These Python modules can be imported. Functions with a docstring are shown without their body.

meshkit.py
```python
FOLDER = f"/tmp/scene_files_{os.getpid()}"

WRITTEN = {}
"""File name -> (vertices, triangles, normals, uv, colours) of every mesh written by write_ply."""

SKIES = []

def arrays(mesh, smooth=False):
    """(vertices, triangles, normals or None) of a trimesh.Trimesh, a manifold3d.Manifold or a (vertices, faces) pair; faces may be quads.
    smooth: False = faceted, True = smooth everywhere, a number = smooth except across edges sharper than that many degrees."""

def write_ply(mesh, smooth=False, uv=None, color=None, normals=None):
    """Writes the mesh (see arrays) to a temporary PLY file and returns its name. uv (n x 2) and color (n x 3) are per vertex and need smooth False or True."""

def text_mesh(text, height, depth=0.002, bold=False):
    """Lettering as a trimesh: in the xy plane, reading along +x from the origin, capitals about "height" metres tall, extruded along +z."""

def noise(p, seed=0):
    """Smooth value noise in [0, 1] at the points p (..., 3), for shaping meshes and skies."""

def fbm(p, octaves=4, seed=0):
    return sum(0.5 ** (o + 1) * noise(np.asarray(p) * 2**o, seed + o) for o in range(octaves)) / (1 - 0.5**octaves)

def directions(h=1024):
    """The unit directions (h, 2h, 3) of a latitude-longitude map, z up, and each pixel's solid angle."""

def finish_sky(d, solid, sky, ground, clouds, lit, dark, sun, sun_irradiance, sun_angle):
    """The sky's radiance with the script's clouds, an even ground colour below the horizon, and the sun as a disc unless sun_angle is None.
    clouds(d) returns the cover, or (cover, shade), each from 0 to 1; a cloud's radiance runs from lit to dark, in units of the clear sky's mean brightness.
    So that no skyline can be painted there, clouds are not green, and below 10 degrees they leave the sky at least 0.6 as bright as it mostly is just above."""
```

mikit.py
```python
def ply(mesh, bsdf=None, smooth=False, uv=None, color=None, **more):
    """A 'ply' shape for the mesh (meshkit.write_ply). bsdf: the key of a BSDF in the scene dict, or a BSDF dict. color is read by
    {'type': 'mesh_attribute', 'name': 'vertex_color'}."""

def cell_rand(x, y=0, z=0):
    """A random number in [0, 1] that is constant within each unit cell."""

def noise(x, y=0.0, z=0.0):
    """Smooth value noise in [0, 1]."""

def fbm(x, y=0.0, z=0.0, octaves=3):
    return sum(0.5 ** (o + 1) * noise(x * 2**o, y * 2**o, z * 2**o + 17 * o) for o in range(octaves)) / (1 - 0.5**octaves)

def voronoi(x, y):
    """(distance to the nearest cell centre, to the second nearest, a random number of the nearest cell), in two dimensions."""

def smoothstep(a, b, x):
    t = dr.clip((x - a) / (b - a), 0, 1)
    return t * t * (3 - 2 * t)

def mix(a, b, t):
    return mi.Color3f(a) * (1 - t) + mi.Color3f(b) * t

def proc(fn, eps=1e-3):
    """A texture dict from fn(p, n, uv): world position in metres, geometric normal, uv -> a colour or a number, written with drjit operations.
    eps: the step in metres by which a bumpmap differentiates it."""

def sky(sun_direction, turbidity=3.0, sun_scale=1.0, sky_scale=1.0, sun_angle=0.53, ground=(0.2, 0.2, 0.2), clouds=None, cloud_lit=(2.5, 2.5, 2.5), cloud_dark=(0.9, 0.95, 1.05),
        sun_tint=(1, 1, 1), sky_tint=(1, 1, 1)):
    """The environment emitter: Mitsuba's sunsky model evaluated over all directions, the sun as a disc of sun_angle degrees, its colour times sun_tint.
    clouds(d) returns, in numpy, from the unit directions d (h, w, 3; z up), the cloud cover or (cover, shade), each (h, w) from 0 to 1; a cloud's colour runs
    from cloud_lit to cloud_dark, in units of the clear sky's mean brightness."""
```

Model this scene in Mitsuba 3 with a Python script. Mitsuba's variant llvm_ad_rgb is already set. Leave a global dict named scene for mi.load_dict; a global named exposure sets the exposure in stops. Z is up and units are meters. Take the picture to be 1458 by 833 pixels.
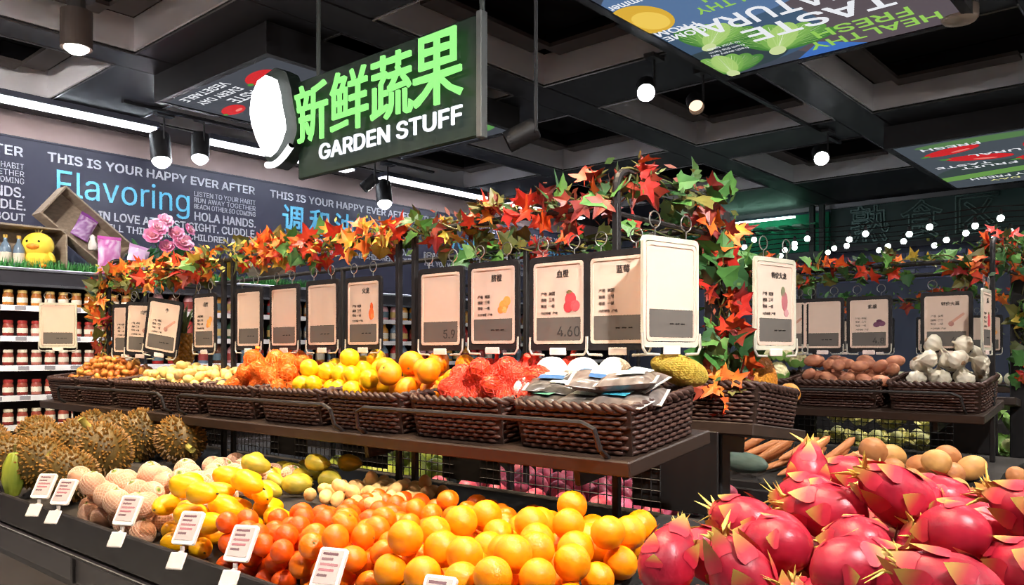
import math
import numpy as np
import trimesh
import drjit as dr
import mitsuba as mi
import mikit
import meshkit
from shapely.geometry import Polygon, Point
from shapely import affinity
from scipy.sparse import coo_matrix
from scipy.sparse.csgraph import connected_components

scene, labels = {}, {}
rng = np.random.default_rng(11)
exposure = 0.0
EYE = 1.45
FWD, RGT = np.array([-0.661, 0.750, 0.0]), np.array([0.750, 0.661, 0.0])
FOC = 1160.0
scene['camera'] = {
    'type': 'perspective', 'fov_axis': 'x', 'fov': math.degrees(2 * math.atan(729 / FOC)),
    'near_clip': 0.05, 'far_clip': 60.0, 'principal_point_offset_y': -(503 - 416.5) / 833,
    'to_world': mi.ScalarTransform4f().look_at(origin=[0, 0, EYE], target=[-0.661, 0.75, EYE], up=[0, 0, 1])}

# lamps: radiance of each kind
WARM, COOL, NEUTRAL = np.array([1.0, 0.76, 0.50]), np.array([0.86, 0.93, 1.0]), np.array([1.0, 0.93, 0.84])
L_FRUIT, L_TRACK, L_WALLSPOT, L_LED, L_FILL, L_DOWN = 2600.0, 500.0, 420.0, 20.0, 30.0, 60.0


# ------------------------------------------------------------------ helpers
def S(r, g, b):
    c = np.array([r, g, b], float) / 255
    return np.where(c < 0.04045, c / 12.92, ((c + 0.055) / 1.055) ** 2.4)


def Tr(x=0, y=0, z=0):
    m = np.eye(4)
    m[:3, 3] = x, y, z
    return m


def Rot(deg, axis):
    return trimesh.transformations.rotation_matrix(math.radians(deg), axis)


def Rx(d): return Rot(d, [1, 0, 0])
def Ry(d): return Rot(d, [0, 1, 0])
def Rz(d): return Rot(d, [0, 0, 1])


def Sc(x, y=None, z=None):
    return np.diag([x, x if y is None else y, x if z is None else z, 1.0])


def frame(o, right, up):
    """local x = right, y = up, z = towards the viewer of the face"""
    r, u = np.asarray(right, float), np.asarray(up, float)
    r, u = r / np.linalg.norm(r), u / np.linalg.norm(u)
    m = np.eye(4)
    m[:3, 0], m[:3, 1], m[:3, 2], m[:3, 3] = r, u, np.cross(r, u), o
    return m


def look(o, d, spin=0.0):
    """local z along d"""
    d = np.asarray(d, float) / np.linalg.norm(d)
    a = np.cross([0, 0, 1.0] if abs(d[2]) < 0.95 else [1.0, 0, 0], d)
    a /= np.linalg.norm(a)
    m = np.eye(4)
    m[:3, 0], m[:3, 1], m[:3, 2], m[:3, 3] = a, np.cross(d, a), d, o
    return m @ Rz(spin)


class M:
    """vertices, faces, colours"""
    def __init__(s, v, f, c=(0.5, 0.5, 0.5)):
        s.v, s.f = np.asarray(v, float), np.asarray(f, int)
        if s.f.ndim == 2 and s.f.shape[1] == 4:
            s.f = np.vstack([s.f[:, [0, 1, 2]], s.f[:, [0, 2, 3]]])
        c = np.asarray(c, float)
        s.c = np.tile(c, (len(s.v), 1)) if c.ndim == 1 else c

    def x(s, *ms):
        m = np.eye(4)
        for k in ms:
            m = m @ k
        f = s.f if np.linalg.det(m[:3, :3]) > 0 else s.f[:, ::-1]
        return M(s.v @ m[:3, :3].T + m[:3, 3], f, s.c)

    def col(s, c):
        return M(s.v, s.f, c)


def cat(*ms):
    ms = [m for k in ms for m in (k if isinstance(k, (list, tuple)) else [k])]
    o, fs = 0, []
    for m in ms:
        fs.append(m.f + o)
        o += len(m.v)
    return M(np.vstack([m.v for m in ms]), np.vstack(fs), np.vstack([m.c for m in ms]))


def tm(t, c):
    return M(t.vertices, t.faces, c)


def box(lo, hi, c=(0.5, 0.5, 0.5), ch=0.0):
    lo, hi = np.array(lo, float), np.array(hi, float)
    lo, hi = np.minimum(lo, hi), np.maximum(lo, hi)
    if ch <= 0:
        b = trimesh.creation.box(extents=hi - lo)
        return M(b.vertices + (lo + hi) / 2, b.faces, c).flat()
    ch = min(ch, 0.45 * (hi - lo).min())
    p = []
    for sx in (0, 1):
        for sy in (0, 1):
            for sz in (0, 1):
                q = np.where([sx, sy, sz], hi, lo)
                i = np.where([sx, sy, sz], -ch, ch)
                for k in range(3):
                    e = q + i
                    e[k] = q[k]
                    p.append(e)
    h = trimesh.convex.convex_hull(np.array(p))
    return M(h.vertices, h.faces, c)


def _flat(s):
    return s


M.flat = _flat


def tube(pts, r, n=7, c=(0.5, 0.5, 0.5), closed=False, flat=1.0):
    p = np.asarray(pts, float)
    m = len(p)
    t = np.roll(p, -1, 0) - np.roll(p, 1, 0) if closed else np.gradient(p, axis=0)
    t /= np.linalg.norm(t, axis=1, keepdims=True) + 1e-12
    a = np.cross(t[0], [0, 0, 1] if abs(t[0][2]) < 0.9 else [1, 0, 0])
    A = np.zeros_like(p)
    for i in range(m):
        a = a - t[i] * (a @ t[i])
        a /= np.linalg.norm(a) + 1e-12
        A[i] = a
    B = np.cross(t, A)
    ang = np.arange(n) * 2 * np.pi / n
    r = np.broadcast_to(np.asarray(r, float), (m,))
    v = p[:, None] + r[:, None, None] * (np.cos(ang)[None, :, None] * A[:, None] + flat * np.sin(ang)[None, :, None] * B[:, None])
    i, j = np.meshgrid(np.arange(m if closed else m - 1), np.arange(n), indexing='ij')
    i2, j2 = (i + 1) % m, (j + 1) % n
    f = np.stack([i * n + j, i2 * n + j, i2 * n + j2, i * n + j2], -1).reshape(-1, 4)[:, ::-1]
    v = v.reshape(-1, 3)
    f = np.vstack([f[:, [0, 1, 2]], f[:, [0, 2, 3]]])
    if not closed:
        v = np.vstack([v, p[:1], p[-1:]])
        k = np.arange(n)
        f = np.vstack([f, np.stack([k, (k + 1) % n, np.full(n, m * n)], 1), np.stack([(k + 1) % n + (m - 1) * n, k + (m - 1) * n, np.full(n, m * n + 1)], 1)])
    return M(v, f, c)


def rod(a, b, r, n=8, c=(0.5, 0.5, 0.5)):
    return tube([a, b], r, n, c)


def lathe(prof, n=20, c=(0.5, 0.5, 0.5)):
    """prof: (r, z) from bottom to top; colours per profile point allowed"""
    p = np.array(prof, float)
    ang = np.arange(n) * 2 * np.pi / n
    v = np.stack([p[:, None, 0] * np.cos(ang), p[:, None, 0] * np.sin(ang), np.repeat(p[:, 1:2], n, 1)], -1).reshape(-1, 3)
    i, j = np.meshgrid(np.arange(len(p) - 1), np.arange(n), indexing='ij')
    f = np.stack([i * n + j, i * n + (j + 1) % n, (i + 1) * n + (j + 1) % n, (i + 1) * n + j], -1).reshape(-1, 4)
    c = np.asarray(c, float)
    return M(v, f, np.repeat(c, n, 0) if c.ndim == 2 else c)


_ico = {}


def ico(k, c=(0.5, 0.5, 0.5)):
    if k not in _ico:
        t = trimesh.creation.icosphere(subdivisions=k)
        _ico[k] = (np.array(t.vertices), np.array(t.faces))
    return M(*_ico[k], c)


def extrude(poly, depth, c=(0.5, 0.5, 0.5)):
    out = []
    for g in getattr(poly, 'geoms', [poly]):
        if g.geom_type == 'Polygon' and g.area > 1e-9:
            t = trimesh.creation.extrude_polygon(g, depth, engine='earcut')
            out.append(tm(t, c))
    return cat(out)


def rrect(w, h, r, x=0.0, y=0.0):
    return Point(0, 0).buffer(0).union(Polygon([(x - w / 2 + r, y - h / 2 + r), (x + w / 2 - r, y - h / 2 + r), (x + w / 2 - r, y + h / 2 - r), (x - w / 2 + r, y + h / 2 - r)])).buffer(r, quad_segs=4)


_used = {}


def uniq(base):
    n = _used.get(base, 0)
    _used[base] = n + 1
    return base if n == 0 else f'{base}_{n:03d}'


PAL_A, PAL_B, _pal = [], [], {}


def pal(a, b):
    k = (tuple(np.round(a, 4)), tuple(np.round(b, 4)))
    if k not in _pal:
        _pal[k] = len(PAL_A)
        PAL_A.append(k[0]); PAL_B.append(k[1])
    return _pal[k]


def coded(m):
    """colours as uv: u = number of a pair of colours (one for each connected piece), v = the mix between the two"""
    v = np.zeros((len(m.v), 2))
    if np.ptp(m.c, axis=0).max() < 1e-6:
        v[:, 0] = pal(m.c[0], m.c[0])
        return v
    e = np.vstack([m.f[:, :2], m.f[:, 1:]])
    n, lab = connected_components(coo_matrix((np.ones(len(e)), (e[:, 0], e[:, 1])), shape=(len(m.v),) * 2), directed=False)
    order = np.argsort(lab, kind='stable')
    for idx in np.split(order, np.cumsum(np.bincount(lab))[:-1]):
        c = m.c[idx]
        mu = c.mean(0)
        d = c - mu
        if np.abs(d).max() < 1e-5:
            v[idx, 0] = pal(mu, mu)
            continue
        ax = np.linalg.svd(d, full_matrices=False)[2][0]
        t = d @ ax
        lo, hi = t.min(), t.max()
        v[idx, 0] = pal(np.clip(mu + ax * lo, 0, 1), np.clip(mu + ax * hi, 0, 1))
        v[idx, 1] = (t - lo) / (hi - lo)
    return v


def shp(m, mat, smooth=False):
    return mikit.ply((m.v, m.f), mat, smooth=smooth, uv=coded(m))


def tag(key, label=None, cat_=None, group=None, kind=None):
    d = labels.setdefault(key, {})
    for k, v in (('label', label), ('category', cat_), ('group', group), ('kind', kind)):
        if v:
            d[k] = v


def thing(name, label, cat_, group=None, kind=None):
    key = uniq(name)
    tag(key, label, cat_, group, kind)
    return key


def add(name, m, mat='satin', parent=None, tw=None, smooth=False, emit=None, w=None, label=None, kind=None, cat_=None, group=None):
    key = uniq(name if parent is None else f'{parent}__{name}')
    d = dict(m) if isinstance(m, dict) else mikit.ply((m.v, m.f), mat, smooth=smooth, color=m.c) if isinstance(emit, str) else shp(m, mat, smooth)
    if tw is not None:
        d['to_world'] = mi.ScalarTransform4f(np.asarray(tw, float))
    if emit is not None:
        d['bsdf'] = {'type': 'ref', 'id': 'lamp_face'}
        e = {'type': 'area', 'radiance': {'type': 'mesh_attribute', 'name': 'vertex_color'} if isinstance(emit, str) else {'type': 'rgb', 'value': [float(x) for x in emit]}}
        if w is not None:
            e['sampling_weight'] = float(w)
        d['emitter'] = e
    scene[key] = d
    if label or kind or cat_:
        tag(key, label, cat_, group, kind)
    return key


def px(p):
    p = np.asarray(p, float) - [0, 0, EYE]
    d = p @ FWD
    return 729 + FOC * (p @ RGT) / d, 503 - FOC * p[..., 2] / d, d


ORD = ['', 'first', 'second', 'third', 'fourth', 'fifth', 'sixth', 'seventh', 'eighth', 'ninth', 'tenth', '11th', '12th', '13th', '14th', '15th', '16th', '17th', '18th', '19th', '20th']


def nth(n):
    return ORD[n] if n < len(ORD) else f'{n}' + ('st' if n % 10 == 1 else 'nd' if n % 10 == 2 else 'rd' if n % 10 == 3 else 'th')


def label_pile(keys, pos, r, desc, where, group, bands=('front', 'middle', 'back'), cat_='fruit'):
    """single out each piece of a heap: its row, front to back, and its turn in that row; pieces buried under others share a label"""
    pos, r = np.asarray(pos, float), np.broadcast_to(r, (len(pos),))
    u, v, d = px(pos)
    rp = FOC * r / d
    ang = np.arange(8) * np.pi / 4
    sx = np.concatenate([u[:, None], u[:, None] + 0.7 * rp[:, None] * np.cos(ang)], 1)
    sy = np.concatenate([v[:, None], v[:, None] + 0.7 * rp[:, None] * np.sin(ang)], 1)
    seen = []
    for i in range(len(pos)):
        nearer = np.nonzero(d < d[i] - 0.3 * r[i])[0]
        inside = (sx[i] > 0) & (sx[i] < 1458) & (sy[i] > 0) & (sy[i] < 833)
        if len(nearer):
            hid = ((sx[i][:, None] - u[nearer]) ** 2 + (sy[i][:, None] - v[nearer]) ** 2 < (0.93 * rp[nearer]) ** 2).any(1)
            inside &= ~hid
        seen.append(inside.sum() >= 4)
    seen = np.array(seen)
    order = np.argsort(v[seen])[::-1]
    idx = np.nonzero(seen)[0][order]
    for b, part in enumerate(np.array_split(idx, len(bands))):
        for n, i in enumerate(part[np.argsort(u[part])]):
            row = f'in {bands[b]} row ' if bands[b] else ''
            tag(keys[i], f'{desc}, {nth(n + 1)} from left {row}{where}', cat_, group)
    for i in np.nonzero(~seen)[0]:
        tag(keys[i], f'{desc} mostly hidden under others {where}', cat_, group + ', hidden ones')


def heap(n, x0, x1, y0, y1, bed, r, mound=0.0, jitter=0.06, cands=160, axis=None, ybias=0.0):
    """drops n balls one after another, each at the lowest place of many tried; nothing overlaps"""
    P, R = np.zeros((0, 3)), np.zeros(0)
    cx, cy = ((x0 + x1) / 2, (y0 + y1) / 2) if axis is None else axis
    for _ in range(n):
        ri = r * (1 + jitter * rng.uniform(-1, 1))
        q = np.stack([rng.uniform(x0 + ri, x1 - ri, cands), rng.uniform(y0 + ri, y1 - ri, cands)], 1)
        z = bed(q[:, 0], q[:, 1]) + ri
        if len(P):
            dh = ((q[:, None, 0] - P[None, :, 0]) ** 2 + (q[:, None, 1] - P[None, :, 1]) ** 2)
            s = (ri + R)[None] ** 2 * 1.01
            z = np.maximum(z, np.where(dh < s, P[None, :, 2] + np.sqrt(np.maximum(s - dh, 0)), -9).max(1))
        e = ((q[:, 0] - cx) / max((x1 - x0) / 2, 1e-6)) ** 2 + ((q[:, 1] - cy) / max((y1 - y0) / 2, 1e-6)) ** 2
        k = np.argmin(z + mound * e + ybias * (q[:, 1] - y0))
        P, R = np.vstack([P, [*q[k], z[k]]]), np.append(R, ri)
    return P, R


def rrot():
    q = rng.normal(size=4)
    return trimesh.transformations.quaternion_matrix(q / np.linalg.norm(q))


def var(c, k=0.08):
    return np.clip(np.asarray(c) * (1 + k * rng.normal()), 0, 1)


def mixc(a, b, t):
    t = np.asarray(t)[..., None]
    return np.asarray(a) * (1 - t) + np.asarray(b) * t


# ------------------------------------------------------------------ materials
def two_tone(p, n, uv):
    i = mi.UInt32(uv.x + 0.5)
    a, b = (dr.gather(mi.Color3f, mi.Color3f(np.array(x).T), i) for x in (PAL_A, PAL_B))
    return a + (b - a) * uv.y


VC = mikit.proc(two_tone)


def two(d):
    return {'type': 'twosided', 'bsdf': d}


scene['matte'] = two({'type': 'principled', 'base_color': VC, 'roughness': 0.85, 'specular': 0.2})
scene['satin'] = two({'type': 'principled', 'base_color': VC, 'roughness': 0.5, 'specular': 0.4})
scene['fruit'] = two({'type': 'principled', 'base_color': VC, 'roughness': 0.38, 'specular': 0.45})
scene['glossy'] = two({'type': 'principled', 'base_color': VC, 'roughness': 0.18, 'specular': 0.5})
scene['leafy'] = two({'type': 'principled', 'base_color': VC, 'roughness': 0.45, 'specular': 0.45})
scene['metal'] = two({'type': 'principled', 'base_color': VC, 'roughness': 0.28, 'metallic': 0.95})
scene['lamp_face'] = {'type': 'diffuse', 'reflectance': {'type': 'rgb', 'value': [0.03, 0.03, 0.03]}}
scene['clear'] = {'type': 'thindielectric', 'int_ior': 1.4}
scene['film'] = two({'type': 'principled', 'base_color': VC, 'roughness': 0.15, 'specular': 0.9, 'clearcoat': 0.6})


def rind(p, n, uv):
    return mikit.noise(p.x * 420, p.y * 420, p.z * 420)


scene['rind'] = two({'type': 'bumpmap', 'arbitrary': mikit.proc(rind, 4e-4), 'scale': 0.0008,
                     'bsdf': {'type': 'principled', 'base_color': VC, 'roughness': 0.34, 'specular': 0.5}})


def floor_tile(p, n, uv):
    gx, gy = p.x / 0.6 - mi.Float(0), p.y / 0.6
    fx, fy = dr.abs(gx - dr.floor(gx) - 0.5), dr.abs(gy - dr.floor(gy) - 0.5)
    line = mikit.smoothstep(0.49, 0.496, dr.maximum(fx, fy))
    return mikit.mix((0.58, 0.57, 0.56), (0.32, 0.31, 0.3), line) * (0.85 + 0.3 * mikit.fbm(p.x * 6, p.y * 6))


scene['floor_tile'] = {'type': 'principled', 'base_color': mikit.proc(floor_tile), 'roughness': 0.25, 'specular': 0.5}


def wood(p, n, uv):
    g = mikit.fbm(p.x * 4 + p.y * 3, p.y * 40 + p.x * 3, p.z * 60)
    return mikit.mix((0.19, 0.145, 0.105), (0.33, 0.26, 0.20), g)


scene['wood'] = {'type': 'principled', 'base_color': mikit.proc(wood), 'roughness': 0.6, 'specular': 0.3}

BLACK, DARK, GREY, WHITE = S(22, 21, 22), S(38, 35, 34), S(110, 108, 108), S(235, 233, 228)
STEEL = S(190, 190, 195)

# outlines of the Chinese characters: rings of x, y
GLYPHS = {
    '新': [[40,5,45,14,48,29,49,79,65,82,79,86,84,80,55,73,55,55,87,55,87,48,77,48,77,0,70,0,69,48,55,48,54,27,51,11,45,1],[0,56,12,56,8,70,13,71,2,71,2,77,20,77,17,87,23,88,28,77,44,77,44,71,34,71,38,69,34,56,45,56,45,50,27,50,27,40,44,40,44,33,27,33,27,8,24,3,14,2,12,7,20,8,20,33,1,33,1,40,20,40,20,49,1,50],[14,71,18,58,15,56,27,56,32,71],[30,27,35,30,36,30,41,19,43,15,38,12],[0,14,5,22,9,30,14,28,12,21,6,11,5,10]],
    '鲜': [[42,29,62,29,62,42,46,42,46,49,62,49,62,62,44,63,44,69,68,69,76,86,83,85,75,69,86,69,86,63,69,63,69,49,84,49,84,42,69,42,69,29,88,29,88,22,69,22,69,0,62,0,62,22,42,22],[48,84,53,86,59,73,53,71],[1,11,25,13,41,15,41,9,3,5,2,5],[0,60,8,72,15,88,21,87,19,80,35,80,38,78,38,77,31,64,39,63,39,22,5,22,5,56],[25,40,25,28,34,28,34,40],[25,58,25,46,34,45,34,58],[11,64,24,63,30,74,16,74],[11,28,20,28,20,40,11,40],[11,46,20,46,19,58,11,58]],
    '蔬': [[70,33,76,33,76,7,81,6,82,7,83,17,88,14,87,5,84,1,75,1,71,4],[2,80,23,80,23,86,30,86,31,80,56,80,56,86,63,86,63,80,85,80,85,74,63,74,63,67,60,67,65,60,85,60,85,54,71,53,80,45,85,37,80,34,77,38,39,36,38,42,42,44,50,53,37,54,37,60,57,60,54,65,57,67,56,67,56,73,31,74,30,67,23,67,23,74,2,74],[49,43,49,42,72,43,66,50,70,53,58,54],[56,33,62,33,62,3,56,3],[30,3,38,11,41,15,42,21,42,33,48,33,48,18,45,9,39,3,34,0],[0,10,5,12,5,46,11,46,11,13,19,15,19,49,26,57,3,58,3,64,33,64,36,61,25,48,25,39,36,38,36,32,25,32,25,17,36,19,36,13,2,4]],
    '果': [[0,9,19,18,34,30,2,31,2,37,40,37,40,45,12,45,12,83,77,83,77,45,48,45,48,37,86,37,86,31,54,30,69,18,88,10,83,4,64,14,48,27,48,0,40,0,40,26,25,14,11,5,5,3],[48,52,69,51,69,61,48,61],[48,68,69,67,69,76,48,77],[19,52,40,51,40,61,19,61],[19,68,40,67,40,76,19,77]],
    '调': [[0,52,0,59,21,59,21,19,28,24,30,20,34,42,34,86,87,86,86,3,82,1,69,0,67,6,79,7,80,8,80,79,40,79,40,39,39,27,35,11,29,0,24,4,29,15,13,3,8,7,12,12,14,17,14,52],[44,47,44,52,57,53,57,62,46,62,46,68,57,68,57,76,63,76,63,68,74,68,74,62,63,62,63,53,76,52,76,47],[46,11,46,39,73,39,73,16,52,16,52,11],[52,22,67,21,67,33,52,33],[6,84,11,88,26,73,21,68]],
    '和': [[49,80,85,80,85,5,77,5,77,12,56,12,56,4,49,4],[56,20,77,19,77,73,56,73],[0,21,11,36,19,53,2,53,2,60,21,61,21,76,5,74,3,80,24,83,40,88,45,82,29,78,29,61,46,60,46,54,29,53,29,51,45,32,40,26,29,42,29,0,21,0,21,41,12,24,4,14]],
    '油': [[31,0,31,68,53,68,54,88,61,88,61,68,84,68,84,1,77,1,77,6,38,6,38,0],[61,13,77,13,77,33,61,33],[61,41,77,41,77,61,61,61],[38,13,54,13,54,33,38,33],[38,41,54,41,54,61,38,61],[5,82,9,87,22,81,28,76,23,71],[3,6,11,18,19,33,24,28,13,6,10,1],[0,55,5,60,18,53,22,50,18,45]],
    '熟': [[36,25,45,34,52,46,43,54,46,58,53,54,54,55,55,67,45,67,45,73,55,73,55,87,61,87,61,73,77,73,78,34,79,29,81,28,83,32,83,40,87,37,86,25,83,22,79,22,76,23,73,27,71,38,70,67,61,67,60,49,69,40,66,35,58,42,52,31,42,22,40,21],[67,17,74,19,84,2,77,0],[47,17,54,18,60,2,53,1],[0,80,19,80,17,86,24,88,28,80,44,80,44,75,0,75],[0,38,18,39,19,39,19,44,26,47,3,47,3,52,37,52,41,49,26,42,26,39,43,40,43,35,26,34,25,24,18,21,11,21,9,27,19,27,19,33,0,32],[6,71,40,71,40,56,6,56],[12,61,33,60,33,67,12,67],[27,17,34,17,36,1,29,0],[1,3,7,10,11,19,18,17,14,8,8,0]],
    '食': [[0,58,10,61,27,71,37,80,43,87,49,84,48,82,49,80,62,70,77,63,88,59,83,53,70,58,70,29,74,30,78,26,63,16,79,4,74,0,57,11,38,21,43,26,57,19,68,27,24,27,24,9,47,13,47,7,16,0,13,6,17,11,17,56,4,52],[25,62,41,61,37,68,43,70,49,61,64,61,44,77],[24,34,63,33,63,41,24,42],[24,47,63,47,63,55,24,55]],
    '区': [[0,86,85,86,85,79,8,79,8,8,88,7,88,0,0,0],[13,20,31,33,42,43,18,65,18,67,23,70,47,49,58,62,65,74,73,71,63,57,53,44,76,20,71,15,69,15,48,38,34,25,20,15]],
    '红': [[1,8,33,14,35,8,58,8,58,66,37,67,37,74,86,74,86,67,66,66,66,9,88,8,88,1,36,1,35,8,2,0],[0,50,9,61,20,83,27,80,11,52,23,52,30,63,36,59,14,30,35,32,35,26,3,20,1,27,18,45,2,43]],
    '一': [[0,8,88,8,88,0,0,0]],
    '血': [[0,0,0,7,10,7,10,64,31,64,39,83,47,81,40,64,79,64,79,7,88,7,88,0],[58,7,72,7,71,57,58,57],[37,7,51,7,51,57,37,57],[17,57,17,7,30,7,30,57]],
    '橙': [[27,50,39,61,30,68,34,72,43,67,47,75,33,76,33,82,55,81,47,60,69,60,59,84,64,86,68,76,75,83,80,78,70,71,73,65,82,72,86,68,77,61,88,50,84,45,70,59,69,54,45,54,44,57,32,45],[28,3,28,9,45,9,41,23,47,24,52,12,48,9,60,9,68,26,37,26,37,47,78,47,78,26,68,26,74,23,68,9,86,9,86,3],[44,32,71,32,71,42,44,42],[0,25,14,60,3,61,3,68,14,68,14,86,21,86,21,68,30,68,30,61,21,61,21,56,31,39,27,34,21,45,21,0,14,0,14,43,3,20]],
    '脐': [[33,44,55,51,42,70,34,70,34,76,57,76,53,85,59,87,65,76,87,76,87,70,79,70,67,51,88,44,85,38,61,46,36,37],[50,70,61,55,71,69],[70,38,76,38,76,1,70,1],[35,4,44,17,46,39,53,39,52,22,48,10,40,0],[0,3,6,31,6,83,31,83,30,4,25,1,16,1,14,7,25,8,25,31,12,32,6,0],[12,39,25,39,24,55,13,55],[13,62,25,62,24,77,13,77]],
    '蓝': [[0,0,0,6,11,7,11,28,78,28,78,7,88,6,88,0],[57,7,71,6,71,22,57,22],[37,7,51,6,51,22,37,22],[18,7,31,6,31,22,18,22],[1,73,1,80,23,80,24,86,31,86,31,80,57,80,57,86,64,86,64,80,87,80,87,73,64,73,64,67,57,67,57,73,31,73,31,67,24,67,23,73],[39,40,52,67,58,65,57,58,83,58,83,52,54,52,45,36],[59,48,64,50,75,33,69,30],[26,65,33,65,33,31,26,32],[8,61,15,61,15,34,8,34]],
    '莓': [[1,35,15,35,17,53,76,53,75,36,87,35,87,29,75,29,74,16,84,16,84,10,73,10,70,3,63,0,51,0,49,6,62,5,66,10,13,10,15,29,1,29],[42,47,55,39,52,35,69,36,69,48],[41,28,55,20,52,16,67,16,68,29],[22,29,21,16,50,16,35,25,37,29],[24,47,23,35,49,36,36,43,39,48],[0,48,11,60,17,71,23,71,23,75,1,75,1,81,23,81,23,88,30,88,31,81,57,81,57,88,64,88,65,81,87,81,87,75,64,75,64,69,57,69,57,75,31,75,30,69,24,69,22,65,85,65,85,59,19,59,5,44]],
    '特': [[33,52,33,59,57,59,57,71,39,71,39,77,57,77,57,88,64,88,64,77,83,77,83,71,64,70,64,59,87,59,87,52,76,52,76,41,87,41,87,34,76,34,76,6,73,2,57,0,55,6,69,8,69,34,35,34,35,41,69,41,69,52],[40,28,45,31,57,16,51,12],[0,48,5,80,11,79,10,68,16,68,17,88,23,88,23,68,32,68,32,61,23,61,23,40,32,43,33,38,33,36,23,33,23,0,17,0,16,30,2,26,1,32,16,38,16,61,9,61,6,45]],
    '价': [[21,52,41,68,53,88,60,87,59,82,66,72,88,54,83,48,69,58,55,75,45,63,31,50,25,47],[65,51,72,51,72,1,65,1],[23,5,31,12,36,22,38,51,45,51,45,29,41,14,29,0],[0,50,12,66,22,87,28,86,19,65,19,1,12,1,12,52,4,43]],
    '大': [[0,6,13,14,24,23,31,36,37,53,2,53,2,61,38,61,40,88,48,88,46,61,86,61,86,53,50,53,64,24,74,14,87,7,82,0,61,16,44,47,36,27,22,11,5,0]],
    '蒜': [[74,32,80,33,88,12,82,9],[44,39,44,45,87,45,87,39,68,38,68,5,67,2,54,0,52,6,62,7,62,38],[3,73,3,79,24,79,24,87,31,87,31,79,56,79,57,87,63,87,64,79,86,79,86,73,63,73,63,66,57,66,56,73,31,73,31,66,24,66,24,73],[48,62,82,62,82,56,48,56],[41,12,50,33,56,32,46,9],[31,32,36,34,42,17,36,16],[2,45,41,45,41,39,26,39,26,5,24,2,13,0,11,6,20,7,20,39,2,39],[6,62,39,62,39,56,6,56],[0,11,8,33,14,32,6,9]],
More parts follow.
